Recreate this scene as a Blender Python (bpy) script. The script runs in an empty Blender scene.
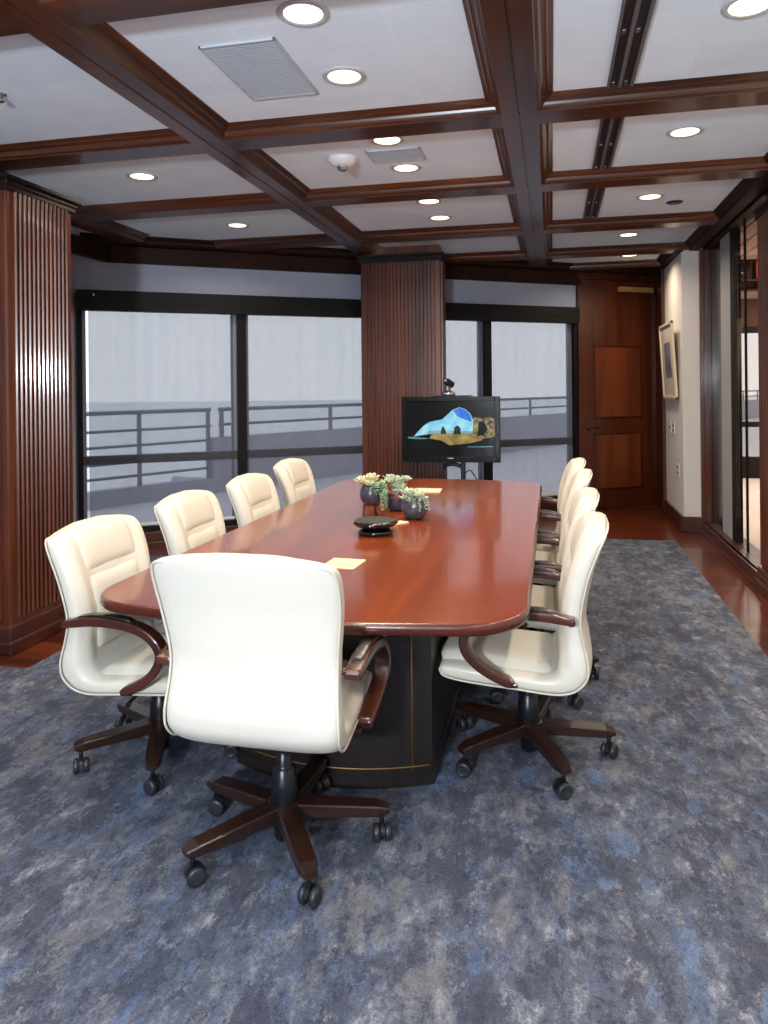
import bpy, bmesh, math, random
from mathutils import Vector, Matrix
random.seed(7)
scene = bpy.context.scene
COL = scene.collection
PI = math.pi
def R(d): return math.radians(d)

# ------------------------------------------------------------------ camera
F_PX, YAW, ROLL, EYE = 740.0, math.atan(168/740.0), 0.010, 1.5
cam_d = bpy.data.cameras.new('camera'); cam = bpy.data.objects.new('camera', cam_d); COL.objects.link(cam)
cam.matrix_world = Matrix.Translation((0, 0, EYE)) @ Matrix.Rotation(YAW, 4, 'Z') @ Matrix.Rotation(PI/2, 4, 'X') @ Matrix.Rotation(-ROLL, 4, 'Z')
cam_d.sensor_fit = 'AUTO'; cam_d.sensor_width = 36.0; cam_d.lens = F_PX/1024*36
cam_d.shift_y = -(512-388)/1024; cam_d.clip_start = 0.05; cam_d.clip_end = 6000
scene.camera = cam
def cam_plan(xc, d):                      # sideways / ahead of the viewpoint, in metres -> plan x, y
    return (xc*math.cos(YAW)-d*math.sin(YAW), xc*math.sin(YAW)+d*math.cos(YAW))

scene.view_settings.view_transform = 'Standard'
scene.view_settings.look = 'None'
scene.view_settings.gamma = 1.0
scene.view_settings.use_curve_mapping = False
scene.view_settings.exposure = 0.0

# ------------------------------------------------------------------ materials
def lin(c):
    return tuple(((v/255)/12.92 if v/255 <= .04045 else ((v/255+.055)/1.055)**2.4) for v in c)+(1.0,)
def new_mat(name):
    m = bpy.data.materials.new(name); m.use_nodes = True
    nt = m.node_tree; b = nt.nodes['Principled BSDF']
    return m, nt, b
def plain(name, rgb, rough=.5, metal=0., coat=0., var=.06, scale=14., bump=0., bscale=200., spec=.5):
    m, nt, b = new_mat(name); N = nt.nodes; L = nt.links
    tc = N.new('ShaderNodeTexCoord'); nz = N.new('ShaderNodeTexNoise')
    nz.inputs['Scale'].default_value = scale; nz.inputs['Detail'].default_value = 3
    L.new(tc.outputs['Object'], nz.inputs['Vector'])
    mx = N.new('ShaderNodeMix'); mx.data_type = 'RGBA'
    c = lin(rgb)
    mx.inputs[6].default_value = tuple(v*(1-var) for v in c[:3])+(1,)
    mx.inputs[7].default_value = tuple(min(1, v*(1+var)) for v in c[:3])+(1,)
    L.new(nz.outputs['Fac'], mx.inputs[0]); L.new(mx.outputs[2], b.inputs['Base Color'])
    b.inputs['Roughness'].default_value = rough; b.inputs['Metallic'].default_value = metal
    b.inputs['Coat Weight'].default_value = coat; b.inputs['Coat Roughness'].default_value = .12
    b.inputs['Specular IOR Level'].default_value = spec
    if bump:
        n2 = N.new('ShaderNodeTexNoise'); n2.inputs['Scale'].default_value = bscale
        L.new(tc.outputs['Object'], n2.inputs['Vector'])
        bp = N.new('ShaderNodeBump'); bp.inputs['Strength'].default_value = bump; bp.inputs['Distance'].default_value = .004
        L.new(n2.outputs['Fac'], bp.inputs['Height']); L.new(bp.outputs['Normal'], b.inputs['Normal'])
    return m
def wood(name, dark, light, axis='z', rough=.35, coat=.3, scale=1.0, spec=.5, coat_rough=.1):
    m, nt, b = new_mat(name); N = nt.nodes; L = nt.links
    tc = N.new('ShaderNodeTexCoord'); mp = N.new('ShaderNodeMapping')
    s = {'x': (1.2, 22, 22), 'y': (22, 1.2, 22), 'z': (22, 22, 1.2)}[axis]
    mp.inputs['Scale'].default_value = tuple(v*scale for v in s)
    L.new(tc.outputs['Object'], mp.inputs['Vector'])
    n1 = N.new('ShaderNodeTexNoise'); n1.inputs['Scale'].default_value = 1.0; n1.inputs['Detail'].default_value = 6; n1.inputs['Distortion'].default_value = .6
    L.new(mp.outputs['Vector'], n1.inputs['Vector'])
    n2 = N.new('ShaderNodeTexNoise'); n2.inputs['Scale'].default_value = .22; n2.inputs['Detail'].default_value = 2
    L.new(mp.outputs['Vector'], n2.inputs['Vector'])
    ad = N.new('ShaderNodeMath'); ad.operation = 'MULTIPLY_ADD'; ad.inputs[1].default_value = .6
    L.new(n2.outputs['Fac'], ad.inputs[0]); 
    hf = N.new('ShaderNodeMath'); hf.operation = 'MULTIPLY'; hf.inputs[1].default_value = .4
    L.new(n1.outputs['Fac'], hf.inputs[0]); L.new(hf.outputs[0], ad.inputs[2])
    cr = N.new('ShaderNodeValToRGB'); e = cr.color_ramp.elements
    e[0].position = .34; e[0].color = lin(dark); e[1].position = .66; e[1].color = lin(light)
    L.new(ad.outputs[0], cr.inputs['Fac']); L.new(cr.outputs['Color'], b.inputs['Base Color'])
    b.inputs['Roughness'].default_value = rough; b.inputs['Coat Weight'].default_value = coat
    b.inputs['Coat Roughness'].default_value = coat_rough; b.inputs['Specular IOR Level'].default_value = spec
    return m
def emit(name, rgb, strength):
    m, nt, b = new_mat(name)
    b.inputs['Base Color'].default_value = lin(rgb)
    b.inputs['Emission Color'].default_value = lin(rgb); b.inputs['Emission Strength'].default_value = strength
    return m

M = {}
M['beam_x'] = wood('mahogany_grain_x', (40, 19, 9), (94, 49, 24), 'x', .3, .3)
M['beam_y'] = wood('mahogany_grain_y', (40, 19, 9), (94, 49, 24), 'y', .3, .3)
M['wood_z'] = wood('mahogany_grain_z', (54, 24, 12), (106, 53, 29), 'z', .3, .35)
M['dark_z'] = wood('dark_mahogany_grain_z', (48, 19, 11), (82, 34, 20), 'z', .3, .35)
M['dark_x'] = wood('dark_mahogany_grain_x', (24, 9, 6), (48, 20, 12), 'x', .6, .0, spec=.2)
M['door_z'] = wood('door_veneer_grain_z', (58, 24, 13), (96, 44, 23), 'z', .35, .3, .6)
M['base_x'] = wood('baseboard_mahogany', (46, 20, 13), (80, 38, 27), 'x', .35, .25)
M['door_panel'] = wood('door_panel_veneer', (74, 33, 16), (122, 60, 31), 'z', .35, .3, .45)
M['cap'] = wood('black_stained_wood', (14, 8, 7), (26, 14, 11), 'x', .6, .0, spec=.25)
M['top'] = wood('polished_table_veneer', (104, 40, 15), (146, 66, 28), 'y', .22, .35, .5, coat_rough=.07)
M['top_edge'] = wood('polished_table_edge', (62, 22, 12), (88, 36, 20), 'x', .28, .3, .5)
M['espresso'] = wood('espresso_veneer', (24, 18, 17), (38, 30, 28), 'z', .4, .15)
M['chair_wood'] = wood('walnut_chair_wood', (48, 22, 16), (86, 42, 30), 'y', .28, .5, 1.2)
M['chair_wood_dark'] = wood('dark_walnut_chair_wood', (26, 14, 10), (50, 27, 20), 'y', .34, .25, 1.2)
M['leather'] = plain('cream_leather', (214, 208, 195), .42, 0, .06, .02, 5., .12, 260.)
M['piping'] = plain('cream_piping', (204, 196, 182), .45)
M['black'] = plain('black_plastic', (22, 22, 25), .38)
M['black_metal'] = plain('black_steel', (26, 28, 34), .32, .3)
M['black_gloss'] = plain('gloss_black_plastic', (9, 9, 11), .1, 0, .4)
M['rubber'] = plain('grey_wheel_plastic', (40, 42, 48), .4)
M['pad'] = plain('black_leather_pad', (26, 20, 18), .3, 0, .2)
M['frame'] = plain('black_window_frame', (8, 8, 10), .6, spec=.25)
M['stile'] = wood('black_polished_wood', (18, 13, 13), (34, 24, 23), 'z', .22, .3)
M['frame_grey'] = plain('bronze_window_rail', (64, 60, 60), .5)
M['blade'] = plain('dark_grey_diffuser_blade', (92, 86, 90), .5)
M['alu'] = plain('pale_window_metal', (130, 134, 150), .4, .4)
M['valence'] = plain('slate_grey_wall', (150, 156, 174), .7)
M['white_wall'] = plain('warm_white_wall', (214, 206, 200), .75)
M['grey_wall'] = plain('grey_wall', (150, 148, 150), .75)
M['gold'] = plain('gold_inlay', (150, 116, 62), .35, .6)
M['brass'] = plain('aged_brass', (196, 152, 88), .4, .2)
M['chrome'] = plain('satin_nickel', (170, 170, 172), .25, .9)
M['paper'] = plain('cream_paper', (232, 204, 168), .8)
M['plastic_white'] = plain('white_plastic', (220, 220, 218), .4)
M['grille'] = plain('grey_grille_metal', (176, 182, 192), .5)
M['trim_ring'] = plain('grey_light_trim', (176, 178, 184), .4)
M['lamp'] = emit('lit_lamp_lens', (255, 232, 186), 2.6)
M['pot'] = plain('charcoal_glazed_pot', (58, 60, 72), .3, .1, .3, .2, 30.)
M['soil'] = plain('dark_potting_soil', (40, 32, 26), .9)
M['concrete'] = plain('terrace_concrete', (196, 196, 204), .9)
M['parapet'] = plain('terrace_parapet', (158, 158, 168), .9)
M['rail'] = plain('terrace_rail_paint', (104, 106, 114), .6)
M['sea'] = plain('hazy_grey_sea', (204, 208, 218), .5, var=.03, scale=.01)  # pale base colour carries the haze and sky glare on the water
M['beige_floor'] = plain('pale_beige_carpet', (218, 208, 202), .95, var=.08, scale=3.)
M['beige_ceiling'] = plain('beige_ceiling', (176, 150, 136), .9)
M['brown_wall'] = plain('brown_wall', (96, 70, 60), .8)
M['exit_red'] = emit('exit_red', (225, 20, 24), .9)

def ceiling_mat():
    m, nt, b = new_mat('white_ceiling_tile'); N = nt.nodes; L = nt.links
    tc = N.new('ShaderNodeTexCoord'); br = N.new('ShaderNodeTexBrick')
    br.inputs['Scale'].default_value = 1.0; br.inputs['Brick Width'].default_value = .62; br.inputs['Row Height'].default_value = .305
    br.inputs['Mortar Size'].default_value = .003; br.inputs['Mortar Smooth'].default_value = .4; br.offset = .5
    br.inputs['Color1'].default_value = lin((224, 238, 250)); br.inputs['Color2'].default_value = lin((218, 233, 246)); br.inputs['Mortar'].default_value = lin((232, 243, 252))
    L.new(tc.outputs['Object'], br.inputs['Vector'])
    nz = N.new('ShaderNodeTexNoise'); nz.inputs['Scale'].default_value = 5; nz.inputs['Detail'].default_value = 5
    L.new(tc.outputs['Object'], nz.inputs['Vector'])
    mp = N.new('ShaderNodeMapRange'); mp.inputs[3].default_value = .92; mp.inputs[4].default_value = 1.04
    L.new(nz.outputs['Fac'], mp.inputs[0])
    mx = N.new('ShaderNodeMix'); mx.data_type = 'RGBA'; mx.blend_type = 'MULTIPLY'; mx.inputs[0].default_value = 1
    L.new(br.outputs['Color'], mx.inputs[6]); L.new(mp.outputs[0], mx.inputs[7])
    L.new(mx.outputs[2], b.inputs['Base Color']); b.inputs['Roughness'].default_value = .9
    return m
M['ceiling'] = ceiling_mat()

def carpet_mat():
    m, nt, b = new_mat('mottled_carpet'); N = nt.nodes; L = nt.links
    tc = N.new('ShaderNodeTexCoord')
    def noise(scale, detail, rough, vec, dist=0.):
        n = N.new('ShaderNodeTexNoise'); n.inputs['Scale'].default_value = scale; n.inputs['Detail'].default_value = detail
        n.inputs['Roughness'].default_value = rough; n.inputs['Distortion'].default_value = dist; L.new(vec, n.inputs['Vector']); return n.outputs['Fac']
    def mapping(s, loc=(0, 0, 0)):
        mp = N.new('ShaderNodeMapping'); mp.inputs['Scale'].default_value = s; mp.inputs['Location'].default_value = loc
        L.new(tc.outputs['Object'], mp.inputs['Vector']); return mp.outputs['Vector']
    def ramp(fac, stops, interp='LINEAR'):
        cr = N.new('ShaderNodeValToRGB'); cr.color_ramp.interpolation = interp
        while len(cr.color_ramp.elements) < len(stops): cr.color_ramp.elements.new(.5)
        for e, (p, c) in zip(cr.color_ramp.elements, stops): e.position = p; e.color = c
        L.new(fac, cr.inputs['Fac']); return cr.outputs['Color']
    def mix(fac, a, c, mode='MIX'):
        mx = N.new('ShaderNodeMix'); mx.data_type = 'RGBA'; mx.blend_type = mode
        if isinstance(fac, float): mx.inputs[0].default_value = fac
        else: L.new(fac, mx.inputs[0])
        L.new(a, mx.inputs[6]); L.new(c, mx.inputs[7]); return mx.outputs[2]
    streak = mapping((1.7, 1.0, 1)); streak2 = mapping((1.6, .9, 1), (7, 3, 0)); streak3 = mapping((2.4, .8, 1), (1, 11, 0))
    fine = noise(26.0, 6, .8, mapping((1.6, 1.0, 1), (2, 9, 0)))
    def crisp(fac, k):
        m1 = N.new('ShaderNodeMath'); m1.operation = 'MULTIPLY_ADD'; m1.inputs[1].default_value = k; m1.inputs[2].default_value = -.5*k; L.new(fine, m1.inputs[0])
        m2 = N.new('ShaderNodeMath'); m2.operation = 'ADD'; L.new(fac, m2.inputs[0]); L.new(m1.outputs[0], m2.inputs[1]); return m2.outputs[0]
    base = ramp(crisp(noise(7.5, 14, .78, streak, .15), .14), [(.42, lin((62, 66, 80))), (.44, lin((80, 84, 98))), (.52, lin((84, 88, 101))), (.54, lin((102, 105, 116))), (.59, lin((106, 108, 118))), (.61, lin((134, 136, 144)))])
    bluec = ramp(noise(9.0, 9, .75, streak), [(.38, lin((68, 80, 106))), (.62, lin((96, 114, 142)))])
    bluem = ramp(crisp(noise(3.2, 14, .80, streak3, .15), .14), [(.535, (0, 0, 0, 1)), (.56, (.75, .75, .75, 1))])
    c = mix(bluem, base, bluec)
    darkc = ramp(noise(12.0, 6, .75, streak), [(.4, lin((56, 59, 72))), (.6, lin((72, 75, 88)))])
    darkm = ramp(crisp(noise(4.2, 14, .80, streak2, .15), .14), [(.515, (0, 0, 0, 1)), (.53, (.85, .85, .85, 1))])
    c = mix(darkm, c, darkc)
    tan = ramp(crisp(noise(2.2, 14, .80, mapping((1.5, .8, 1), (3, 5, 0)), .15), .14), [(.55, (0, 0, 0, 1)), (.57, (.55, .55, .55, 1))])
    c = mix(tan, c, ramp(noise(14.0, 6, .7, streak), [(.4, lin((100, 99, 104))), (.6, lin((126, 124, 127)))]))
    pile = ramp(noise(170, 3, .6, tc.outputs['Object']), [(.3, (.82, .82, .82, 1)), (.7, (1.34, 1.34, 1.34, 1))])
    c = mix(1.0, c, pile, 'MULTIPLY')
    L.new(c, b.inputs['Base Color']); b.inputs['Roughness'].default_value = 1.0; b.inputs['Specular IOR Level'].default_value = .15
    bp = N.new('ShaderNodeBump'); bp.inputs['Strength'].default_value = .4; bp.inputs['Distance'].default_value = .006
    L.new(noise(260, 2, .5, tc.outputs['Object']), bp.inputs['Height']); L.new(bp.outputs['Normal'], b.inputs['Normal'])
    return m
M['carpet'] = carpet_mat()

def plank_mat():
    m, nt, b = new_mat('dark_red_plank_floor'); N = nt.nodes; L = nt.links
    tc = N.new('ShaderNodeTexCoord'); br = N.new('ShaderNodeTexBrick')
    br.inputs['Scale'].default_value = 1.0; br.inputs['Brick Width'].default_value = 1.1; br.inputs['Row Height'].default_value = .09
    br.inputs['Mortar Size'].default_value = .002; br.inputs['Color1'].default_value = lin((102, 44, 22)); br.inputs['Color2'].default_value = lin((60, 22, 12)); br.inputs['Mortar'].default_value = lin((30, 10, 6))
    L.new(tc.outputs['Object'], br.inputs['Vector'])
    mp = N.new('ShaderNodeMapping'); mp.inputs['Scale'].default_value = (2, 30, 1); L.new(tc.outputs['Object'], mp.inputs['Vector'])
    nz = N.new('ShaderNodeTexNoise'); nz.inputs['Scale'].default_value = 1.5; nz.inputs['Detail'].default_value = 5; L.new(mp.outputs['Vector'], nz.inputs['Vector'])
    mr = N.new('ShaderNodeMapRange'); mr.inputs[3].default_value = .45; mr.inputs[4].default_value = 1.5; L.new(nz.outputs['Fac'], mr.inputs[0])
    mx = N.new('ShaderNodeMix'); mx.data_type = 'RGBA'; mx.blend_type = 'MULTIPLY'; mx.inputs[0].default_value = 1
    L.new(br.outputs['Color'], mx.inputs[6]); L.new(mr.outputs[0], mx.inputs[7]); L.new(mx.outputs[2], b.inputs['Base Color'])
    b.inputs['Roughness'].default_value = .28; b.inputs['Coat Weight'].default_value = .3
    return m
M['planks'] = plank_mat()

def glass_mat(name, tint, refl=1.0):
    m, nt, b = new_mat(name); N = nt.nodes; L = nt.links
    N.remove(b); out = N['Material Output']
    t = N.new('ShaderNodeBsdfTransparent'); t.inputs['Color'].default_value = tint
    g = N.new('ShaderNodeBsdfGlossy'); g.inputs['Roughness'].default_value = .02
    fr = N.new('ShaderNodeFresnel'); fr.inputs['IOR'].default_value = 1.45
    ml = N.new('ShaderNodeMath'); ml.operation = 'MULTIPLY'; ml.inputs[1].default_value = refl; L.new(fr.outputs[0], ml.inputs[0])
    mx = N.new('ShaderNodeMixShader'); L.new(ml.outputs[0], mx.inputs[0]); L.new(t.outputs[0], mx.inputs[1]); L.new(g.outputs[0], mx.inputs[2])
    L.new(mx.outputs[0], out.inputs['Surface']); return m
M['glass'] = glass_mat('window_glass', (.95, .96, .97, 1), .7)
M['bronze_glass'] = glass_mat('bronze_partition_glass', (.93, .875, .81, 1), .2)

def shade_mat():
    m, nt, b = new_mat('grey_mesh_shade_fabric'); N = nt.nodes; L = nt.links
    N.remove(b); out = N['Material Output']
    tc = N.new('ShaderNodeTexCoord'); mp = N.new('ShaderNodeMapping'); mp.inputs['Scale'].default_value = (9, 9, .3); L.new(tc.outputs['Object'], mp.inputs['Vector'])
    nz = N.new('ShaderNodeTexNoise'); nz.inputs['Scale'].default_value = 1.5; nz.inputs['Detail'].default_value = 2; L.new(mp.outputs['Vector'], nz.inputs['Vector'])
    mr = N.new('ShaderNodeMapRange'); mr.inputs[3].default_value = .59; mr.inputs[4].default_value = .64; L.new(nz.outputs['Fac'], mr.inputs[0])
    t = N.new('ShaderNodeBsdfTransparent')
    d = N.new('ShaderNodeBsdfDiffuse'); d.inputs['Color'].default_value = lin((112, 116, 132))
    tr = N.new('ShaderNodeBsdfTranslucent'); tr.inputs['Color'].default_value = lin((112, 116, 130))
    m1 = N.new('ShaderNodeMixShader'); m1.inputs[0].default_value = .5; L.new(d.outputs[0], m1.inputs[1]); L.new(tr.outputs[0], m1.inputs[2])
    m2 = N.new('ShaderNodeMixShader'); L.new(mr.outputs[0], m2.inputs[0]); L.new(m1.outputs[0], m2.inputs[1]); L.new(t.outputs[0], m2.inputs[2])
    L.new(m2.outputs[0], out.inputs['Surface']); return m
M['shade'] = shade_mat()

# ------------------------------------------------------------------ mesh helpers
class MB:
    def __init__(s): s.bm = bmesh.new()
    def _xf(s, vs, mat):
        if mat is not None:
            for v in vs: v.co = mat @ v.co
    def box(s, x0, x1, y0, y1, z0, z1, bev=0., seg=2, mat=None):
        b2 = bmesh.new()
        bmesh.ops.create_cube(b2, size=1.0)
        for v in b2.verts:
            v.co = Vector(((x0+x1)/2+v.co.x*(x1-x0), (y0+y1)/2+v.co.y*(y1-y0), (z0+z1)/2+v.co.z*(z1-z0)))
        if bev > 0:
            bmesh.ops.bevel(b2, geom=list(b2.edges), offset=min(bev, .49*min(abs(x1-x0), abs(y1-y0), abs(z1-z0))), segments=seg, profile=.5, affect='EDGES')
        return s.merge(b2, mat)
    def merge(s, b2, mat=None, smooth=False):
        mp = {}
        for v in b2.verts: mp[v] = s.bm.verts.new(mat @ v.co if mat is not None else v.co)
        for f in b2.faces:
            try:
                nf = s.bm.faces.new([mp[v] for v in f.verts]); nf.smooth = f.smooth or smooth
            except ValueError: pass
        b2.free(); return s
    def loft(s, rings, cap0=True, cap1=True, closed=True, smooth=True, mat=None):
        rows = []
        for r in rings: rows.append([s.bm.verts.new(mat @ Vector(p) if mat is not None else Vector(p)) for p in r])
        n = len(rows[0])
        for a, b in zip(rows, rows[1:]):
            for i in range(n if closed else n-1):
                j = (i+1) % n
                f = s.bm.faces.new((a[i], a[j], b[j], b[i])); f.smooth = smooth
        if cap0 and closed: f = s.bm.faces.new(rows[0][::-1])
        if cap1 and closed: f = s.bm.faces.new(rows[-1])
        return s
    def lathe(s, prof, n=24, mat=None, smooth=True, cap0=True, cap1=True):
        rings = [[(r*math.cos(2*PI*i/n), r*math.sin(2*PI*i/n), z) for i in range(n)] for r, z in prof]
        return s.loft(rings, cap0, cap1, True, smooth, mat)
    def tube(s, pts, r, n=8, mat=None, cap=True):
        pts = [Vector(p) for p in pts]; rr = r if isinstance(r, (list, tuple)) else [r]*len(pts)
        rings = []; up = Vector((0, 0, 1)); prev = None
        for i, p in enumerate(pts):
            t = (pts[min(i+1, len(pts)-1)]-pts[max(i-1, 0)]).normalized()
            a = t.cross(up) if prev is None else prev - t*prev.dot(t)
            if a.length < 1e-4: a = t.cross(Vector((1, 0, 0)))
            a.normalize(); b = t.cross(a); prev = a
            rings.append([p+a*rr[i]*math.cos(2*PI*k/n)+b*rr[i]*math.sin(2*PI*k/n) for k in range(n)])
        return s.loft(rings, cap, cap, True, True, mat)
    def sweep(s, pts, side, w, h, k=.25, mat=None, n=12):
        """rounded-rectangle bar along pts; side = fixed lateral direction; w lateral, h across."""
        pts = [Vector(p) for p in pts]; side = Vector(side); rings = []
        L_ = len(pts)
        for i, p in enumerate(pts):
            t = (pts[min(i+1, L_-1)]-pts[max(i-1, 0)]).normalized(); b = t.cross(side).normalized()
            ww = w[i] if isinstance(w, (list, tuple)) else w; hh = h[i] if isinstance(h, (list, tuple)) else h
            rg = []
            for q in range(4*n//4):
                a = 2*PI*(q+.5)/n; c, si = math.cos(a), math.sin(a)
                rg.append(p+side*(ww/2*math.copysign(abs(c)**k, c))+b*(hh/2*math.copysign(abs(si)**k, si)))
            rings.append(rg)
        return s.loft(rings, True, True, True, True, mat)
    def prism(s, pts, z0, z1, mat=None):
        return s.loft([[(p[0], p[1], z0) for p in pts], [(p[0], p[1], z1) for p in pts]], True, True, True, False, mat)
    def build(s, name, mat, parent=None, loc=None, rotz=None, auto=True):
        bmesh.ops.recalc_face_normals(s.bm, faces=list(s.bm.faces))
        me = bpy.data.meshes.new(name); s.bm.to_mesh(me); s.bm.free()
        mats = mat if isinstance(mat, (list, tuple)) else [mat]
        for mm in mats: me.materials.append(mm)
        o = bpy.data.objects.new(name, me); COL.objects.link(o)
        if parent is not None: o.parent = parent
        if loc is not None: o.location = loc
        if rotz is not None: o.rotation_euler = (0, 0, rotz)
        return o
def tag(o, label, cat, group=None, kind=None):
    o['label'] = label; o['category'] = cat
    if group: o['group'] = group
    if kind: o['kind'] = kind
    return o
def empty(name, loc=(0, 0, 0), rz=0.):
    o = bpy.data.objects.new(name, None); COL.objects.link(o); o.location = loc; o.rotation_euler = (0, 0, rz); o.empty_display_size = .1
    return o
def struct(o, label, cat): return tag(o, label, cat, None, 'structure')
def catmull(pts, m=6):
    P = [Vector(p) for p in pts]; P = [2*P[0]-P[1]]+P+[2*P[-1]-P[-2]]; out = []
    for i in range(1, len(P)-2):
        for k in range(m):
            t = k/m; a, b, c, d = P[i-1], P[i], P[i+1], P[i+2]
            out.append(.5*((2*b)+(c-a)*t+(2*a-5*b+4*c-d)*t*t+(3*b-a-3*c+d)*t**3))
    out.append(P[-2]); return out
def copy_tree(o, parent=None):
    c = o.copy(); COL.objects.link(c)
    if parent is not None: c.parent = parent
    for ch in list(o.children): copy_tree(ch, c)
    return c

ZC, ZS = 2.94, 2.87
# diagonal window wall: s runs along it, n points outdoors
P0 = Vector((-4.25, 6.16, 0)); DIR = Vector((.8277, .5612, 0)).normalized(); NRM = Vector((-DIR.y, DIR.x, 0))
DANG = math.atan2(DIR.y, DIR.x)
DM = Matrix.Translation(P0) @ Matrix.Rotation(DANG, 4, 'Z')          # (s, n, z) -> place
def diag_y(x, off=0.): # y of the diagonal wall plane at x, moved by off along its normal
    p = P0+NRM*off; return p.y+(x-p.x)*DIR.y/DIR.x
def diag_x(y, off=0.):
    p = P0+NRM*off; return p.x+(y-p.y)*DIR.x/DIR.y

# ------------------------------------------------------------------ setting: floor, carpet, ceiling, walls
room_poly = [(-4.5, -2.2), (1.62, -2.2), (1.62, 10.3), (1.3, diag_y(1.3, .1)), (-4.5, diag_y(-4.5, .1))]
b = MB(); b.prism(room_poly, -.06, 0); struct(b.build('floor', M['planks']), 'dark red-brown polished plank floor around the inset carpet', 'floor')
carpet_poly = [(-4.3, -2.1), (1.14, -2.1), (1.14, 7.55), (diag_x(7.55, -.5), 7.55), (-3.9, diag_y(-3.9, -.5)), (-3.9, 4.62), (-2.78, 4.62), (-2.78, 3.47), (-4.3, 3.47)]
b = MB(); b.prism(carpet_poly, -.004, .004); tag(b.build('carpet', M['carpet']), 'mottled blue-grey carpet inset in the wood floor beneath the conference table', 'carpet')

ceil_poly = [(-4.5, -2.2), (5.2, -2.2), (5.2, 13.1), (1.45, 13.1), (1.45, diag_y(1.45, .12)), (-4.5, diag_y(-4.5, .12))]
b = MB(); b.prism([p for p in [(-4.5, -2.2), (1.56, -2.2), (1.56, diag_y(1.56, .12)), (-4.5, diag_y(-4.5, .12))]], ZC, ZC+.12)
struct(b.build('ceiling', M['ceiling']), 'white tiled ceiling panels between the mahogany beams', 'ceiling')

# coffer beams: half profile from soffit middle to the ceiling line
HALF = [(.090, ZS), (.094, ZS+.007), (.101, ZS+.010), (.110, ZS+.014), (.115, ZS+.024), (.119, ZS+.036), (.129, ZS+.043), (.140, ZS+.046), (.145, ZS+.052), (.158, ZS+.060), (.165, ZS+.064), (.165, ZC+.004)]
def beam(name, axis, c, a, bnd, groove, mat, label, sc=1.0):
    prof = [(-p[0]*sc, p[1]) for p in HALF[::-1]]
    if groove: prof += [(-.005, ZS), (-.003, ZS+.008), (.003, ZS+.008), (.005, ZS)]
    prof += [(p[0]*sc, p[1]) for p in HALF]
    mb = MB()
    if axis == 'y': rings = [[(c+p[0], y, p[1]) for p in prof] for y in (a, bnd)]
    else: rings = [[(x, c+p[0], p[1]+.0025) for p in prof] for x in (a, bnd)]
    mb.loft(rings, True, True, True, False)
    return struct(mb.build(name, mat), label, 'ceiling beam')
beam('trim_1', 'y', -1.85, -2.2, 7.36, True, M['beam_y'], 'long mahogany ceiling beam running to the fluted column behind the screen')
beam('trim_2', 'y', -.147, -2.2, diag_y(-.147, -.1), True, M['beam_y'], 'long mahogany ceiling beam down the middle of the room with a centre groove')
beam('trim_3', 'y', -3.78, -2.2, 6.2, False, M['beam_y'], 'mahogany border beam along the left edge of the ceiling')
cross = [(2.375, -4.3, 1.4, 'cross beam nearest the viewer, cut by the top of the picture'), (3.875, -4.3, 1.4, 'cross beam just in front of the large grille bay'), (5.255, -4.2, 1.4, 'cross beam behind the smoke detector'),
         (6.745, diag_x(6.745, -.12), 1.4, 'cross beam in front of the fluted column'), (8.09, diag_x(8.09, -.12), 1.4, 'cross beam over the far end of the room'), (9.03, diag_x(9.03, -.12), 1.4, 'short farthest cross beam before the door')]
for i, (y, xa, xb, lab) in enumerate(cross):
    beam('trim_%d' % (4+i), 'x', y, xa, xb, False, M['beam_x'], 'mahogany ceiling '+lab, 1.0 if i < 5 else .6)
# border beam along the diagonal, with fascia
mb = MB()
prof = [(.0, ZC+.004), (-.24, ZC+.004), (-.24, ZS+.064), (-.233, ZS+.060), (-.22, ZS+.052), (-.215, ZS+.046), (-.204, ZS+.043), (-.194, ZS+.036), (-.19, ZS+.024), (-.185, ZS+.014), (-.176, ZS+.010), (-.165, ZS), (.0, ZS)]
mb.loft([[(s, p[0], p[1]) for p in prof] for s in (-.05, 6.75)], True, True, True, False, DM)
struct(mb.build('trim_10', M['dark_x']), 'dark mahogany border beam above the angled windows', 'ceiling beam')
mb = MB(); mb.box(.21, 5.52, -.05, .03, 2.715, ZS, .004, mat=DM)
mb.box(-4.13, -4.06, 4.4, 6.30, 2.715, ZS, .004)
struct(mb.build('trim_11', M['dark_x']), 'dark fascia board above the grey valence', 'trim')
mb = MB(); mb.box(-.3, 5.52, .0, .06, 2.43, ZC, mat=DM); mb.box(-.3, -.09, .0, .06, 0, 2.43, mat=DM)
struct(mb.build('wall_far', M['valence']), 'slate grey wall strip above the black shade header', 'wall')
mb = MB(); mb.box(-4.5, -4.33, -2.2, 6.12, 0, ZC)
struct(mb.build('wall_left', M['valence']), 'slate grey left wall behind the fluted column', 'wall')
mb = MB(); mb.box(-4.5, 1.62, -2.3, -2.2, 0, ZC)
struct(mb.build('wall_back', M['white_wall']), 'plain white wall behind the viewer', 'wall')
mb = MB(); mb.box(-.1, 5.5, -.09, .02, 0, .145, .006, mat=DM); mb.box(-.1, 5.5, -.105, -.09, 0, .05, .004, mat=DM)
struct(mb.build('baseboard_far', M['base_x']), 'dark mahogany baseboard below the windows', 'baseboard')

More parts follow.
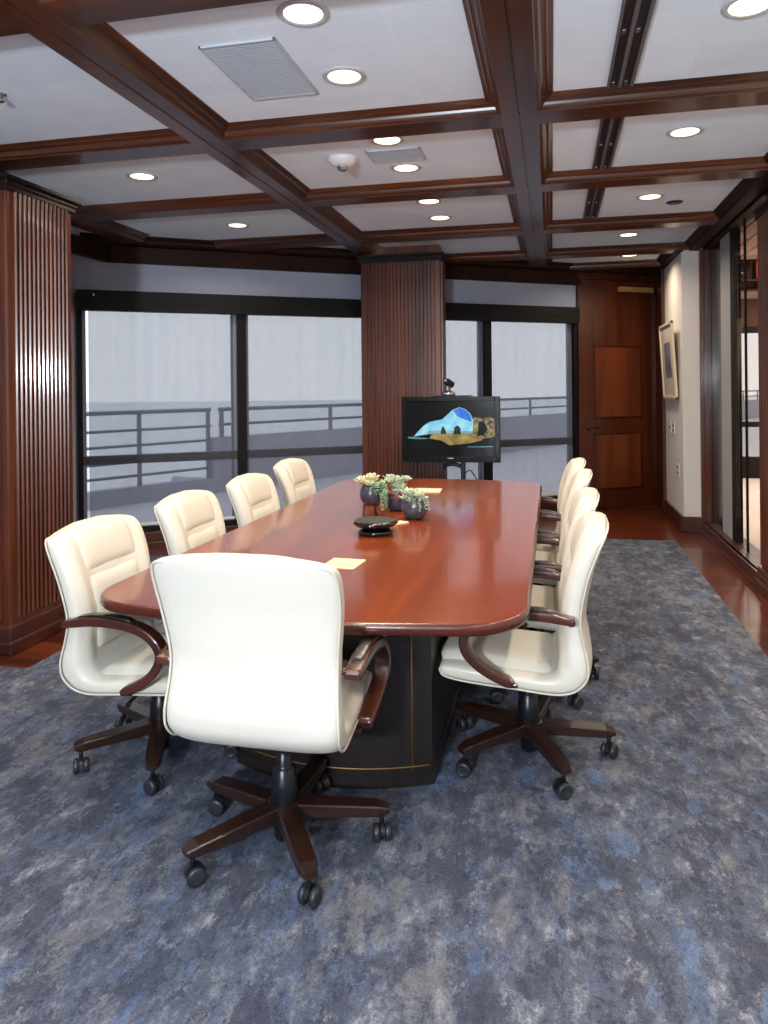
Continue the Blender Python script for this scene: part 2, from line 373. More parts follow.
# windows of the diagonal wall
ST = [-.09, 1.44, 2.85, 4.255, 5.47]
for i in range(4):
    a, c = ST[i], ST[i+1]
    w = empty('window_%d' % (i+1)); w.matrix_world = DM.copy()
    struct(w, ['black framed window beside the left fluted column, terrace rail behind', 'black framed window between the mullion and the middle column', 'black framed window half hidden by the screen', 'black framed window beside the wooden door'][i], 'window')
    m_ = MB()
    m_.box(a, a+.045, -.04, .06, .145, 2.43); m_.box(c-.045, c, -.04, .06, .145, 2.43)
    m_.box(a, c, -.04, .06, .145, .195); m_.box(a, c, .0, .06, 2.30, 2.43)
    m_.build('window_frame', M['frame'], w)
    m_ = MB(); m_.box(a+.045, c-.045, .0, .06, .80, .885, .004); m_.build('mid_rail', M['frame_grey'], w)
    m_ = MB(); m_.box(a+.045, a+.075, .01, .05, .195, 2.30); m_.box(c-.10, c-.045, .01, .05, .195, 2.30); m_.build('sash_stile', M['alu'], w)
    m_ = MB(); m_.box(a+.045, c-.045, .052, .058, .195, 2.30); m_.build('pane', M['glass'], w)
    # roller shade in front of the glass
    sh = empty('roller_shade'); sh.matrix_world = DM.copy()
    tag(sh, ['grey mesh roller shade lowered beside the left fluted column', 'grey mesh roller shade lowered just left of the middle column', 'grey mesh roller shade partly behind the screen', 'grey mesh roller shade lowered beside the wooden door'][i], 'roller shade', 'mesh shades over the windows')
    m_ = MB(); m_.box(a+.098 if i == 0 else a+.06, c-.085, -.022, -.020, .232, 2.30); m_.build('shade_fabric', M['shade'], sh)
    m_ = MB(); m_.box(a+.098 if i == 0 else a+.06, c-.085, -.028, -.016, .203, .232, .003); m_.build('bottom_bar', M['plastic_white'], sh)
    m_ = MB(); m_.box(a+.001, c-.001, -.10, -.005, 2.25, 2.44); m_.box(a+.001, c-.001, -.104, -.10, 2.325, 2.333); m_.build('cassette', M['frame'], sh)
    if i == 0:
        m_ = MB(); m_.box(.055, .064, -.106, -.10, 2.38, 2.405); m_.build('bracket_clip', M['chrome'], sh)

# door in the diagonal wall
d = empty('door_1'); d.matrix_world = DM.copy(); struct(d, 'tall mahogany panelled door at the far end of the room', 'door')
DA, DB = 5.485, 6.62
m_ = MB()
m_.box(DA, DB, -.045, 0, .004, 2.79, .003)
def raised(mb, x0, x1, z0, z1, n=-.045):
    mb.box(x0, x1, n-.006, n+.002, z0, z0+.02, .003); mb.box(x0, x1, n-.006, n+.002, z1-.02, z1, .003)
    mb.box(x0, x0+.02, n-.006, n+.002, z0, z1, .003); mb.box(x1-.02, x1, n-.006, n+.002, z0, z1, .003)
m_.build('door_leaf', M['door_z'], d)
for z0, z1 in ((.25, .90), (1.12, 1.97)):
    m_ = MB(); m_.box(DA+.24, DB-.22, -.049, -.044, z0, z1, .012); m_.build('door_panel', M['door_panel'], d); m_ = MB(); raised(m_, DA+.22, DB-.2, z0-.02, z1+.02); m_.build('door_moulding', M['dark_z'], d)
h = MB(); h.lathe([(.026, 0), (.026, .008), (.012, .012), (.010, .04)], 20, Matrix.Translation((5.63, -.045, .99)) @ Matrix.Rotation(PI/2, 4, 'X'))
h.tube([(5.63, -.085, .99), (5.66, -.088, .99), (5.75, -.086, .992)], [.011, .011, .008], 10); h.build('door_handle', M['black_metal'], d)
h = MB(); h.box(6.06, 6.57, -.115, -.047, 2.655, 2.715, .008); h.build('closer_cover', M['brass'], d)
h = MB(); h.box(DB, DB+.13, -.10, .03, 0, 2.87, .006); h.box(5.40, DB+.14, .035, .08, 0, 2.9); h.box(DA, DB, -.06, .03, 2.795, 2.87, .004); h.build('door_frame', M['dark_z'], d)
for z in (.62, 1.0, 2.2):
    h = MB(); h.box(DB-.008, DB+.02, -.108, -.09, z-.06, z+.06, .003); h.tube([(DB+.006, -.11, z-.06), (DB+.006, -.11, z+.06)], .008, 8); h.build('hinge', M['chrome'], d)

# white wall stub on the right, its trim and the glazed partition
WY0, WY1 = 8.04, 9.93
mb = MB(); mb.box(1.30, 1.62, WY0, 9.98, 0, ZC); struct(mb.build('wall_right', M['white_wall']), 'short white wall with the framed picture', 'wall')
mb = MB(); mb.box(1.272, 1.30, WY0-.028, 9.2, 0, .16, .006); mb.box(1.264, 1.30, WY0-.036, 9.2, 0, .03, .004); mb.box(1.285, 1.50, WY0-.028, WY0, 0, .16, .006); mb.box(1.28, 1.50, WY0-.036, WY0, 0, .03, .004)
struct(mb.build('baseboard_right', M['base_x']), 'dark mahogany baseboard around the white wall end', 'baseboard')
mb = MB(); mb.box(1.262, 1.30, 9.2, 9.35, 0, ZS, .006); mb.box(1.272, 1.30, 9.35, 9.8, 0, ZS)
struct(mb.build('trim_12', M['dark_z']), 'dark mahogany casing beside the door hinges', 'trim')
# crown along the right wall
mb = MB(); cp = [(1.46, ZC+.002), (1.317, ZC+.002), (1.317, ZS+.06), (1.33, ZS+.052), (1.34, ZS+.04), (1.355, ZS+.03), (1.37, ZS+.012), (1.375, ZS-.005), (1.46, ZS-.01)]
mb.loft([[(p[0], y, p[1]) for p in cp] for y in (-2.2, WY0)], True, True, True, False)
mb.loft([[(p[0]-.14, y, p[1]) for p in cp] for y in (WY0, 9.6)], True, True, True, False)
struct(mb.build('trim_13', M['dark_x']), 'dark mahogany crown moulding along the right wall', 'trim')
mb = MB(); mb.box(1.50, 1.62, -2.2, WY0, 2.862, ZC, .002)
struct(mb.build('trim_14', M['dark_x']), 'dark header beam above the glass partition', 'trim')
mb = MB(); mb.box(1.462, 1.68, -2.2, WY0-.03, 0, .118, .008); mb.box(1.452, 1.50, -2.2, WY0-.03, 0, .022, .004); mb.box(1.455, 1.5, -2.2, WY0-.03, .1, .118, .006)
struct(mb.build('trim_15', M['base_x']), 'low mahogany kerb under the glass partition', 'trim')
mb = MB(); mb.box(1.462, 1.62, 7.985, WY0-.002, .118, 2.862, .006); mb.box(1.48, 1.50, 7.975, 7.99, .118, 2.862, .005); mb.box(1.525, 1.545, 7.97, 7.99, .118, 2.862, .005)
struct(mb.build('trim_16', M['wood_z']), 'mahogany post beside the white wall end', 'trim')
mb = MB(); mb.box(1.556, 1.62, 7.50, 7.984, .118, 2.862, .004); struct(mb.build('trim_17', M['stile']), 'dark polished stile between the post and the glass', 'trim')
mb = MB(); mb.box(1.556, 1.60, 7.11, 7.499, .118, 2.862, .001); struct(mb.build('wall_panel', M['grey_wall']), 'narrow pale grey panel in the partition', 'wall')
mb = MB(); mb.box(1.554, 1.61, 6.96, 7.109, .118, 2.862, .003); struct(mb.build('trim_18', M['frame']), 'narrow black upright at the edge of the partition glass', 'trim')
gp = empty('window_5'); struct(gp, 'bronze tinted glass partition looking into the next room', 'window')
mb = MB(); mb.box(1.556, 1.566, 5.6, 6.60, .118, 2.862); mb.build('pane', M['bronze_glass'], gp)
mb = MB(); mb.box(1.556, 1.566, 6.612, 6.965, .118, 2.862); mb.build('pane', M['bronze_glass'], gp)
mb = MB(); mb.box(1.552, 1.570, 6.598, 6.614, .118, 2.862); mb.build('joint', M['frame'], gp)
mb = MB(); mb.lathe([(.012, 0), (.012, .02), (.006, .024)], 12, Matrix.Translation((1.553, 6.606, 2.42)) @ Matrix.Rotation(-PI/2, 4, 'Y')); mb.build('glass_clamp', M['chrome'], gp)
mb = MB(); mb.box(1.5, 1.62, -2.2, 5.28, .118, 2.862); struct(mb.build('wall_partition', M['white_wall']), 'partition wall continuing beside the viewer', 'wall')

# fluted columns
def fluted_column(name, x0, x1, y0, y1, faces, zt, label, cap_over):
    o = empty(name); struct(o, label, 'column')
    core = MB(); core.box(x0, x1, y0, y1, 0, zt+.05, .01)
    if name == 'column_1': core.box(x0, x0+.15, y0+.05, y1-.05, zt+.04, ZC)
    elif name == 'column_3': core.box(x0+.05, x1, y0+.03, y1-.03, zt+.04, ZC)
    else: core.box(x0+.02, x1-.02, y0+.05, y1-.02, zt+.04, ZC)
    core.build('shaft', M['wood_z'], o)
    fl = MB(); pitch = .0385
    def bars(n, fn):
        for k in range(n):
            fn(k)
    for f in faces:
        if f in ('+x', '-x'):
            n = int((y1-y0-.06)/pitch); st = (y0+y1)/2-(n-1)*pitch/2
            xx = x1 if f == '+x' else x0; sg = 1 if f == '+x' else -1
            for k in range(n):
                c = st+k*pitch
                rg = [[(xx-.004*sg, c-.010, z), (xx+.010*sg, c-.0095, z), (xx+.018*sg, c-.005, z), (xx+.018*sg, c+.005, z), (xx+.010*sg, c+.0095, z), (xx-.004*sg, c+.010, z)] for z in (.19, zt)]
                fl.loft(rg, True, True, True, False)
        else:
            n = int((x1-x0-.06)/pitch); st = (x0+x1)/2-(n-1)*pitch/2
            for k in range(n):
                c = st+k*pitch
                rg = [[(c-.010, y0+.004, z), (c-.0095, y0-.010, z), (c-.005, y0-.018, z), (c+.005, y0-.018, z), (c+.0095, y0-.010, z), (c+.010, y0+.004, z)] for z in (.19, zt)]
                fl.loft(rg, True, True, True, False)
    fl.build('fluting', M['wood_z'], o)
    bs = MB(); bs.box(x0-.025, x1+.025, y0-.025, y1+.025, 0, .16, .012); bs.box(x0-.045, x1+.045, y0-.045, y1+.045, 0, .075, .01); bs.build('plinth', M['base_x'], o)
    cp_ = MB(); c0 = cap_over
    cp_.box(x0-.02, x1+.02, y0-.02, y1+.02, zt, zt+.03, .004); cp_.box(x0-c0*.6, x1+c0*.6, y0-c0*.6, y1+c0*.6, zt+.025, zt+.06, .01); cp_.box(x0-c0, x1+c0, y0-c0, y1+c0, zt+.055, zt+.08, .006)
    cp_.build('capital', M['cap'], o)
    return o
fluted_column('column_1', -3.62, -3.042, 3.66, 4.25, ['+x', '-y'], 2.66, 'fluted mahogany column in front of the left window wall', .05)
fluted_column('column_2', -1.90, -1.075, 7.33, 7.60, ['-y', '+x'], 2.77, 'fluted mahogany column in the middle, behind the screen', .035)
fluted_column('column_3', 1.485, 1.98, 5.30, 5.90, ['-x', '-y'], 2.70, 'fluted mahogany column at the right edge of the picture', .03)

# ------------------------------------------------------------------ next room behind the partition
AX = 5.0
mb = MB(); mb.box(1.68, AX, -2.2, 12.9, -.05, .003); struct(mb.build('floor_next_room', M['beige_floor']), 'pale beige floor of the next room', 'floor')
mb = MB(); mb.box(1.56, AX+.2, -2.2, 13.1, 2.87, 3.05)
for x in [1.66+.16*k for k in range(20)]: mb.box(x, x+.02, 4.0, 8.6, 2.855, 2.872)
struct(mb.build('ceiling_next_room', M['beige_ceiling']), 'beige slatted ceiling of the next room', 'ceiling')
mb = MB(); mb.box(1.62, 2.86, 12.85, 13.05, 0, 2.87); mb.box(2.86, AX, 12.85, 13.05, 2.33, 2.87); struct(mb.build('wall_next_room', M['brown_wall']), 'brown wall above the window of the next room', 'wall')
mb = MB(); mb.box(AX, AX+.15, -2.2, 13.05, 0, 2.87); struct(mb.build('wall_next_room_side', M['white_wall']), 'pale side wall of the next room', 'wall')
mb = MB(); mb.box(1.62, AX, -2.3, -2.2, 0, 2.87); struct(mb.build('wall_next_room_back', M['white_wall']), 'pale end wall of the next room', 'wall')
w = empty('window_6'); struct(w, 'unshaded window of the next room seen through the glass partition', 'window')
mb = MB(); mb.box(2.80, 2.87, 12.78, 12.92, 0, 2.40); mb.box(2.87, AX, 12.78, 12.92, 2.33, 2.42); mb.box(2.87, AX, 12.78, 12.92, .82, .90); mb.box(2.87, AX, 12.78, 12.92, 0, .34)
mb.box(4.3, 4.38, 12.8, 12.9, .3, 2.4); mb.build('window_frame', M['frame'], w)
mb = MB(); mb.box(2.87, AX, 12.84, 12.85, .34, 2.33); mb.build('pane', M['glass'], w)
for y, lab in ((8.8, 'nearer'), (9.8, 'farther')):
    mb = MB(); mb.box(1.62, AX, y, y+.22, 2.66, 2.87, .01); struct(mb.build('trim_%d' % (19 if y < 9 else 20), M['dark_x']), 'dark ceiling beam in the next room, %s one' % lab, 'ceiling beam')
ex = empty('exit_sign', (1.765, 7.25, 2.44)); tag(ex, 'red exit sign hanging in the next room beside the edge column', 'sign')
mb = MB(); mb.box(-.0, .30, -.02, .02, 0, .18, .006); mb.build('housing', M['black'], ex)
mb = MB(); mb.box(.035, .29, -.024, -.019, .012, .168, .003); mb.build('sign_face', M['exit_red'], ex)
mb = MB(); mb.tube([(.15, 0, .18), (.15, 0, .43)], .008, 8); mb.build('hanger', M['black_metal'], ex)
tx = bpy.data.curves.new('letters', 'FONT'); tx.body = 'EXIT'; tx.size = .13; tx.extrude = .002; tx.align_x = 'CENTER'
to = bpy.data.objects.new('letters_tmp', tx); COL.objects.link(to)
bpy.context.view_layer.update(); me = bpy.data.meshes.new_from_object(to); bpy.data.objects.remove(to)
lt = bpy.data.objects.new('lettering', me); COL.objects.link(lt); lt.parent = ex; lt.location = (.163, -.0262, .045); lt.rotation_euler = (PI/2, 0, 0); me.materials.clear(); me.materials.append(M['plastic_white'])

# ------------------------------------------------------------------ outdoors
A_, E_ = Vector(cam_plan(-3.83, 9.7)+(0,)), Vector(cam_plan(16.3, 33.2)+(0,))
A0 = A_-(E_-A_).normalized()*6; E0 = E_+(E_-A_).normalized()*8
u = (E0-A0).normalized(); LEN = (E0-A0).length; RM = Matrix.Translation(A0) @ Matrix.Rotation(math.atan2(u.y, u.x), 4, 'Z')
sB = (Vector(cam_plan(-2.0, 10.6)+(0,))-A0).dot(u)
inner = [(diag_x(2, .15), 2), (diag_x(2, .15)-.0, 2)]
tp = [P0+DIR*-4+NRM*.13, P0+DIR*7.2+NRM*.13, Vector((1.62, 13.06, 0)), Vector((12, 13.06, 0)), E0, A0]
mb = MB(); mb.prism([(p.x, p.y) for p in tp], -.2, -.05); struct(mb.build('terrace', M['concrete']), 'pale concrete terrace outside the windows', 'terrace')
mb = MB(); mb.box(0, sB, -.06, .10, -.05, .18, mat=RM); struct(mb.build('parapet_low', M['parapet']), 'low grey terrace kerb under the open railing', 'parapet')
mb = MB(); mb.box(sB, LEN, -.06, .12, -.05, .78, mat=RM); struct(mb.build('parapet_tall', M['parapet']), 'taller grey terrace wall behind the right window panes', 'parapet')
rl = empty('railing'); rl.matrix_world = RM.copy(); tag(rl, 'grey four-bar terrace railing on the low kerb behind the left window', 'railing')
for z in (1.2, .955, .745, .52, .33):
    mb = MB(); mb.tube([(0, 0, z), (sB, 0, z)], .03 if z > 1.1 else .02, 8); mb.build('rail', M['rail'], rl)
sp = (Vector(cam_plan(-3.25, 10.1)+(0,))-A0).dot(u)
for s in (sp-3.2, sp, sB-.05):
    mb = MB(); mb.box(s-.025, s+.025, -.02, .02, .15, 1.2); mb.build('post', M['rail'], rl)
rl = empty('railing'); rl.matrix_world = RM.copy(); tag(rl, 'grey two-bar terrace railing on the taller wall behind the right windows', 'railing')
for z in (1.2, .97):
    mb = MB(); mb.tube([(sB+.15, 0, z), (LEN, 0, z)], .03 if z > 1.1 else .022, 8); mb.build('rail', M['rail'], rl)
for k in range(14):
    s = sB+.2+k*2.35
    if s < LEN: mb = MB(); mb.box(s-.03, s+.03, -.02, .02, .75, 1.2); mb.build('post', M['rail'], rl)
# distant shore rocks and the sea
def sea_pt(xc, dd): return cam_plan(xc, dd)
mb = MB(); mb.prism([sea_pt(-2500, 60), sea_pt(-2500, 1500), sea_pt(2500, 1500), sea_pt(2500, 60)], -22.4, -22.0); struct(mb.build('sea', M['sea']), 'hazy grey sea below a pale sky', 'sea')
def rock(name, xc, dd, z, sx, sy, sz, label):
    bm = bmesh.new(); bmesh.ops.create_icosphere(bm, subdivisions=4, radius=1)
    rnd = random.Random(int(abs(xc)*10)); ph = [rnd.uniform(0, 6) for _ in range(6)]
    for v in bm.verts:
        k = 1+.18*math.sin(5*v.co.x+ph[0])*math.sin(4*v.co.y+ph[1])+.14*math.sin(9*v.co.x+ph[2]+3*v.co.z)+.08*math.sin(15*v.co.y+ph[3])
        v.co = Vector((v.co.x*sx, v.co.y*sy, max(v.co.z, -.3)*sz))*k
    x, y = cam_plan(xc, dd); b_ = MB(); b_.merge(bm, Matrix.Translation((x, y, z)) @ Matrix.Rotation(YAW, 4, 'Z'), True); o = b_.build(name, M['parapet']); return tag(o, label, 'rock')
rock('shore_rock', -45.5, 172, -22, 7.5, 3, 3.0, 'larger dark rock in the water beyond the left railing')
rock('shore_rock', -33, 188, -22, 5, 3, 2.2, 'smaller low rock in the water beyond the left railing')

# ------------------------------------------------------------------ ceiling fittings
def downlight(x, y, label):
    o = empty('recessed_light', (x, y, ZC)); tag(o, label, 'ceiling light', 'round recessed ceiling lights')
    mb = MB(); mb.lathe([(.074, -.001), (.078, -.006), (.094, -.008), (.102, -.004), (.103, .002)], 36, cap0=False, cap1=False); mb.build('trim_ring', M['trim_ring'], o)
    mb = MB(); mb.lathe([(.076, -.004), (.05, -.0065), (.01, -.007)], 32, cap0=False, cap1=True); mb.build('lens', M['lamp'], o)
    ld = bpy.data.lights.new('downlight_lamp', 'AREA'); ld.shape = 'DISK'; ld.size = .15; ld.energy = DOWN_W; ld.color = (1.0, .84, .64); ld.spread = R(150)
    lo = bpy.data.objects.new('downlight_lamp', ld); COL.objects.link(lo); lo.parent = o; lo.location = (0, 0, -.012)
    return o
DOWN_W = 13.0
lights = [(-.916, 2.70, 'round recessed light at the top edge beside the big grille'), (-.92, 3.288, 'round recessed light just beyond the big ceiling grille'),
 (-.918, 4.19, 'round recessed light beside the small square grille, nearer one'), (-.916, 4.753, 'round recessed light just past the small square grille'),
 (-.912, 5.651, 'nearer of two recessed lights in the bay past the smoke detector'), (-.911, 6.223, 'farther of two recessed lights in the bay past the smoke detector'),
 (-2.671, 4.49, 'round recessed light above the left fluted column'), (-2.671, 6.038, 'round recessed light in the ceiling corner above the left window'),
 (.747, 3.05, 'round recessed light cut by the top right edge'), (.751, 4.481, 'round recessed light right of the slot diffuser, second bay from the top'),
 (.743, 5.955, 'round recessed light beside the small black ceiling disc'), (.725, 7.398, 'recessed light near the white wall, in the bay past the black disc'),
 (.85, 8.56, 'farthest recessed light, half hidden above the last cross beams'),
 (-2.671, 2.95, 'recessed light over the left side, out of view'), (.747, 1.6, 'recessed light over the viewer, on the right'), (-.916, 1.25, 'recessed light over the viewer, in the middle')]
for x, y, l in lights: downlight(x, y, l)

def grille(x0, x1, y0, y1, label, ns):
    o = empty('air_grille', ((x0+x1)/2, (y0+y1)/2, ZC)); tag(o, label, 'air grille', 'grey ceiling air grilles')
    w_, h_ = (x1-x0)/2, (y1-y0)/2
    mb = MB(); mb.box(-w_, w_, -h_, h_, -.003, .002); mb.build('backing', M['grille'], o)
    mb = MB()
    for k in range(ns):
        y = -h_+.02+(2*h_-.04)*k/(ns-1); mb.box(-w_+.012, w_-.012, y-.004, y+.004, -.010, -.002)
    mb.build('louvres', M['grille'], o)
    mb = MB(); t = .012
    mb.box(-w_, w_, -h_, -h_+t, -.012, 0, .002); mb.box(-w_, w_, h_-t, h_, -.012, 0, .002); mb.box(-w_, -w_+t, -h_, h_, -.012, 0, .002); mb.box(w_-t, w_, -h_, h_, -.012, 0, .002)
    mb.build('border', M['grille'], o)
grille(-1.43, -1.09, 2.85, 3.43, 'large grey ceiling grille in the nearest bay', 34)
grille(-1.09, -.755, 4.35, 4.58, 'small square grey ceiling grille beside the smoke detector', 14)
grille(-1.45, -1.10, 7.0, 7.28, 'small grey ceiling grille in front of the middle column', 14)
# linear slot diffuser, one length per bay
for y0, y1, lab in ((2.55, 3.70, 'nearest length of black slot diffuser, at the top edge'), (4.05, 5.09, 'middle length of black slot diffuser, in the second bay'), (5.43, 6.57, 'farthest length of black slot diffuser, beside the disc bay')):
    o = empty('slot_diffuser', (.331, y0, ZC)); tag(o, lab, 'slot diffuser', 'black linear slot diffusers in the ceiling')
    mb = MB(); mb.box(-.060, .060, 0, y1-y0, -.004, .003); mb.build('plate', M['black'], o)
    for x in (-.058, -.002, .054):
        mb = MB(); mb.box(x-.009 if x > -.03 else x, x+.009 if x < .03 else x+.006, 0, y1-y0, -.016, -.001, .002); mb.build('blade', M['blade'], o)
    for x in (-.03, .026):
        for yy in (.03, (y1-y0)*.5, (y1-y0)-.05):
            mb = MB(); mb.box(x-.012, x+.004, yy, yy+.035, -.009, -.003, .002); mb.build('clip', M['chrome'], o)
o = empty('smoke_detector', (-1.265, 4.46, ZC)); tag(o, 'white round smoke detector on the ceiling', 'smoke detector')
mb = MB(); mb.lathe([(.092, 0), (.092, -.012), (.084, -.03), (.062, -.048), (.035, -.055), (.004, -.056)], 36, cap0=True); mb.build('housing', M['plastic_white'], o)
mb = MB(); mb.lathe([(.036, -.05), (.036, -.062), (.03, -.066), (.03, -.074), (.02, -.08), (.004, -.081)], 24); mb.build('sensor_cap', M['chrome'], o)
o = empty('ceiling_disc', (.954, 6.185, ZC)); tag(o, 'small black disc set in the ceiling past a recessed light', 'ceiling sensor')
mb = MB(); mb.lathe([(.06, .0), (.06, -.006), (.05, -.012), (.02, -.014), (.004, -.014)], 28); mb.build('disc', M['black'], o)
mb = MB(); mb.lathe([(.064, .001), (.064, -.004), (.058, -.006)], 28, cap0=False, cap1=False); mb.build('rim', M['frame_grey'], o)
o = empty('sprinkler_head', (-2.589, 3.081, ZC)); tag(o, 'small metal sprinkler head at the left edge of the ceiling', 'sprinkler')
mb = MB(); mb.lathe([(.03, 0), (.03, -.004), (.012, -.008), (.01, -.03), (.004, -.032)], 20); mb.build('escutcheon', M['chrome'], o)
mb = MB(); mb.lathe([(.004, -.03), (.02, -.034), (.02, -.037), (.004, -.038)], 16); mb.build('deflector', M['chrome'], o)

# ------------------------------------------------------------------ white wall fittings
o = empty('framed_picture', (1.30, 8.66, 1.35)); tag(o, 'pale framed picture hanging tilted on the short white wall', 'picture')
TM = Matrix.Rotation(R(-3.2), 4, 'Y')
def pb(x0, x1, y0, y1, z0, z1, name, mat, bev=.003):
    mb = MB(); mb.box(x0, x1, y0, y1, z0, z1, bev, mat=TM); mb.build(name, mat, o)
mb = MB(); Wd, Ht = .44, .83
for q in ((-.04, -.012, -Wd, -Wd+.03, 0, Ht), (-.04, -.012, Wd-.03, Wd, 0, Ht), (-.04, -.012, -Wd, Wd, 0, .03), (-.04, -.012, -Wd, Wd, Ht-.03, Ht)): mb.box(*q, .004, mat=TM)
mb.build('frame', plain('pale_gilt_frame', (214, 196, 164), .4), o)
pb(-.026, -.014, -Wd+.02, Wd-.02, .02, Ht-.02, 'mat_board', plain('ivory_mat_board', (196, 184, 172), .8), .001)
art, nt, bs = new_mat('grey_blue_print'); N = nt.nodes; L = nt.links
tc = N.new('ShaderNodeTexCoord'); nz = N.new('ShaderNodeTexNoise'); nz.inputs['Scale'].default_value = 4; nz.inputs['Detail'].default_value = 4; L.new(tc.outputs['Object'], nz.inputs['Vector'])
cr = N.new('ShaderNodeValToRGB'); cr.color_ramp.elements[0].position = .35; cr.color_ramp.elements[0].color = lin((92, 92, 108)); cr.color_ramp.elements[1].position = .65; cr.color_ramp.elements[1].color = lin((140, 138, 146)); L.new(nz.outputs['Fac'], cr.inputs['Fac']); L.new(cr.outputs['Color'], bs.inputs['Base Color'])
pb(-.029, -.025, -.22, .20, .24, .62, 'print', art, .0005)
def wallplate(y, z, label, name, cat, kind):
    o = empty(name, (1.30, y, z)); tag(o, label, cat)
    mb = MB(); mb.box(-.008, 0, -.06, .06, -.065, .065, .003); mb.build('plate', M['plastic_white'], o)
    for yy in (-.03, .03):
        for zz in ((-.03, .03) if kind == 'o' else (0,)):
            mb = MB(); mb.box(-.011, -.006, yy-.014, yy+.014, zz-.018, zz+.018, .002); mb.build('socket' if kind == 'o' else 'toggle', M['black'], o)
wallplate(8.85, 1.03, 'white switch plate with black toggles below the picture', 'switch_plate', 'light switch', 's')
wallplate(8.62, 1.03, 'white socket plate beside the switch plate', 'wall_socket', 'wall socket', 'o')
wallplate(8.35, .60, 'white socket plate low on the white wall near the corner', 'wall_socket', 'wall socket', 'o')

# ------------------------------------------------------------------ conference table
def outline(ins, y0=2.30, y1=6.12, x0=-1.70, x1=-.083, r=.25, bow=.075):
    pts = []
    x0 += ins; x1 -= ins; y0 += ins; y1 -= ins; r -= ins
    def bowy(x, base, sg): 
        t = (x-(x0+x1)/2)/((x1-x0)/2); return base+sg*bow*t*t
    n = 10
    yb = y0+bow
    c = (x1-r, yb+r*.98)
    # along near end left->right handled as list from left corner
    near = []
    for k in range(n+1):
        a = PI+(PI/2)*k/n; near.append((x0+r+r*math.cos(a), y0+bow*.72+r+r*math.sin(a)))
    m = 14; xs0, xs1 = x0+r, x1-r
    for k in range(1, m):
        x = xs0+(xs1-xs0)*k/m; t = 2*k/m-1; near.append((x, y0+bow*.72*t*t))
    for k in range(n+1):
        a = -PI/2+(PI/2)*k/n; near.append((x1-r+r*math.cos(a), y0+bow*.72+r+r*math.sin(a)))
    far = [(p[0], y0+y1-p[1]) for p in near][::-1]
    return near, far
SEAM = 4.21
t = empty('conference_table', (0, 0, 0)); tag(t, 'long polished reddish wood conference table with rounded ends on dark pedestals', 'table')
for half in (0, 1):
    mb = MB(); rings = []
    for ins, z in ((.030, .697), (.008, .700), (.0, .708), (.0, .728), (.004, .735), (.012, .7395), (.05, .740)):
        near, far = outline(ins)
        g = min(.002, .0005+ins*.1)
        pl = near+[(near[-1][0], SEAM-.0006), (near[0][0], SEAM-.0006)] if half == 0 else far+[(far[-1][0], SEAM+.0006), (far[0][0], SEAM+.0006)]
        rings.append([(p[0], p[1], z) for p in pl])
    mb.loft(rings, True, True, True, True)
    o = mb.build('tabletop', [M['top'], M['top_edge']], t)
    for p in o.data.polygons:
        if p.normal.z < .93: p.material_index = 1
        if len(p.vertices) > 4 or abs(p.normal.y) > .999 and abs(p.center.y-SEAM) < .01 or p.normal.z > .985: p.use_smooth = False
def pedestal(y0, y1, bow0, bow1, x0, x1, name):
    pts = []; n = 14
    for k in range(n+1):
        x = x0+(x1-x0)*k/n; tt = 2*k/n-1; pts.append((x, y0+bow0*tt*tt))
    for k in range(n+1):
        x = x1+(x0-x1)*k/n; tt = 2*k/n-1; pts.append((x, y1-bow1*tt*tt))
    mb = MB(); rings = []
    cx, cy = (x0+x1)/2, (y0+y1)/2
    for z, e in ((.004, -.008), (.05, -.008), (.055, 0), (.695, .0)):
        rings.append([(cx+(p[0]-cx)*(1-e/(x1-x0)*2), cy+(p[1]-cy)*(1-e/(y1-y0)*2), z) for p in pts])
    mb.loft(rings, True, True, True, False); mb.build(name, M['espresso'], t)
    return pts
pt = pedestal(2.668, 3.55, .10, 0, -1.238, -.455, 'pedestal')
pedestal(4.9, 5.75, 0, .10, -1.262, -.455, 'pedestal')
pedestal(3.62, 4.83, 0, 0, -1.14, -.58, 'stretcher_panel')
def on_bow(x): tt = (x+.8465)/.3915; return 2.668+.10*tt*tt-.0015
mb = MB()
for x in (-.525, -1.175): mb.tube([(x, on_bow(x), .06), (x, on_bow(x), .69)], .0025, 6)
mb.tube([(-1.23+.765*k/16, on_bow(-1.23+.765*k/16), .075) for k in range(17)], .0025, 6)
mb.build('inlay', M['gold'], t)

# ------------------------------------------------------------------ chairs
OUT = [(.330, .440), (.312, .412), (.25, .397), (.15, .390), (.04, .385), (-.06, .378), (-.13, .378), (-.19, .396), (-.232, .436), (-.246, .48), (-.247, .52), (-.236, .58), (-.230, .64), (-.236, .70), (-.246, .76), (-.262, .83), (-.285, .90), (-.300, .942), (-.310, .970), (-.316, .988), (-.318, .998), (-.314, 1.004)]
INN = [(.330, .446), (.317, .468), (.26, .474), (.16, .466), (.06, .458), (-.02, .452), (-.07, .452), (-.105, .462), (-.125, .49), (-.135, .52), (-.142, .55), (-.148, .60), (-.150, .65), (-.158, .71), (-.168, .77), (-.185, .84), (-.208, .91), (-.226, .952), (-.244, .980), (-.262, .997), (-.282, 1.006), (-.306, 1.008)]
WID = [.232, .246, .254, .260, .264, .268, .272, .276, .280, .281, .279, .274, .272, .275, .283, .291, .295, .294, .288, .276, .260, .232]
def spl(arr, m=4): return catmull([(a[0], a[1], 0) if isinstance(a, tuple) else (a, 0, 0) for a in arr], m)
oS, iS, wS = spl(OUT), spl(INN), [v.x for v in spl(WID)]
NS = len(oS)
def arch(sfrac, xn, z):      # the top edge arches: corners drop
    k = max(0., (sfrac-.70)/.30); return z-.030*k*abs(xn)**2.4
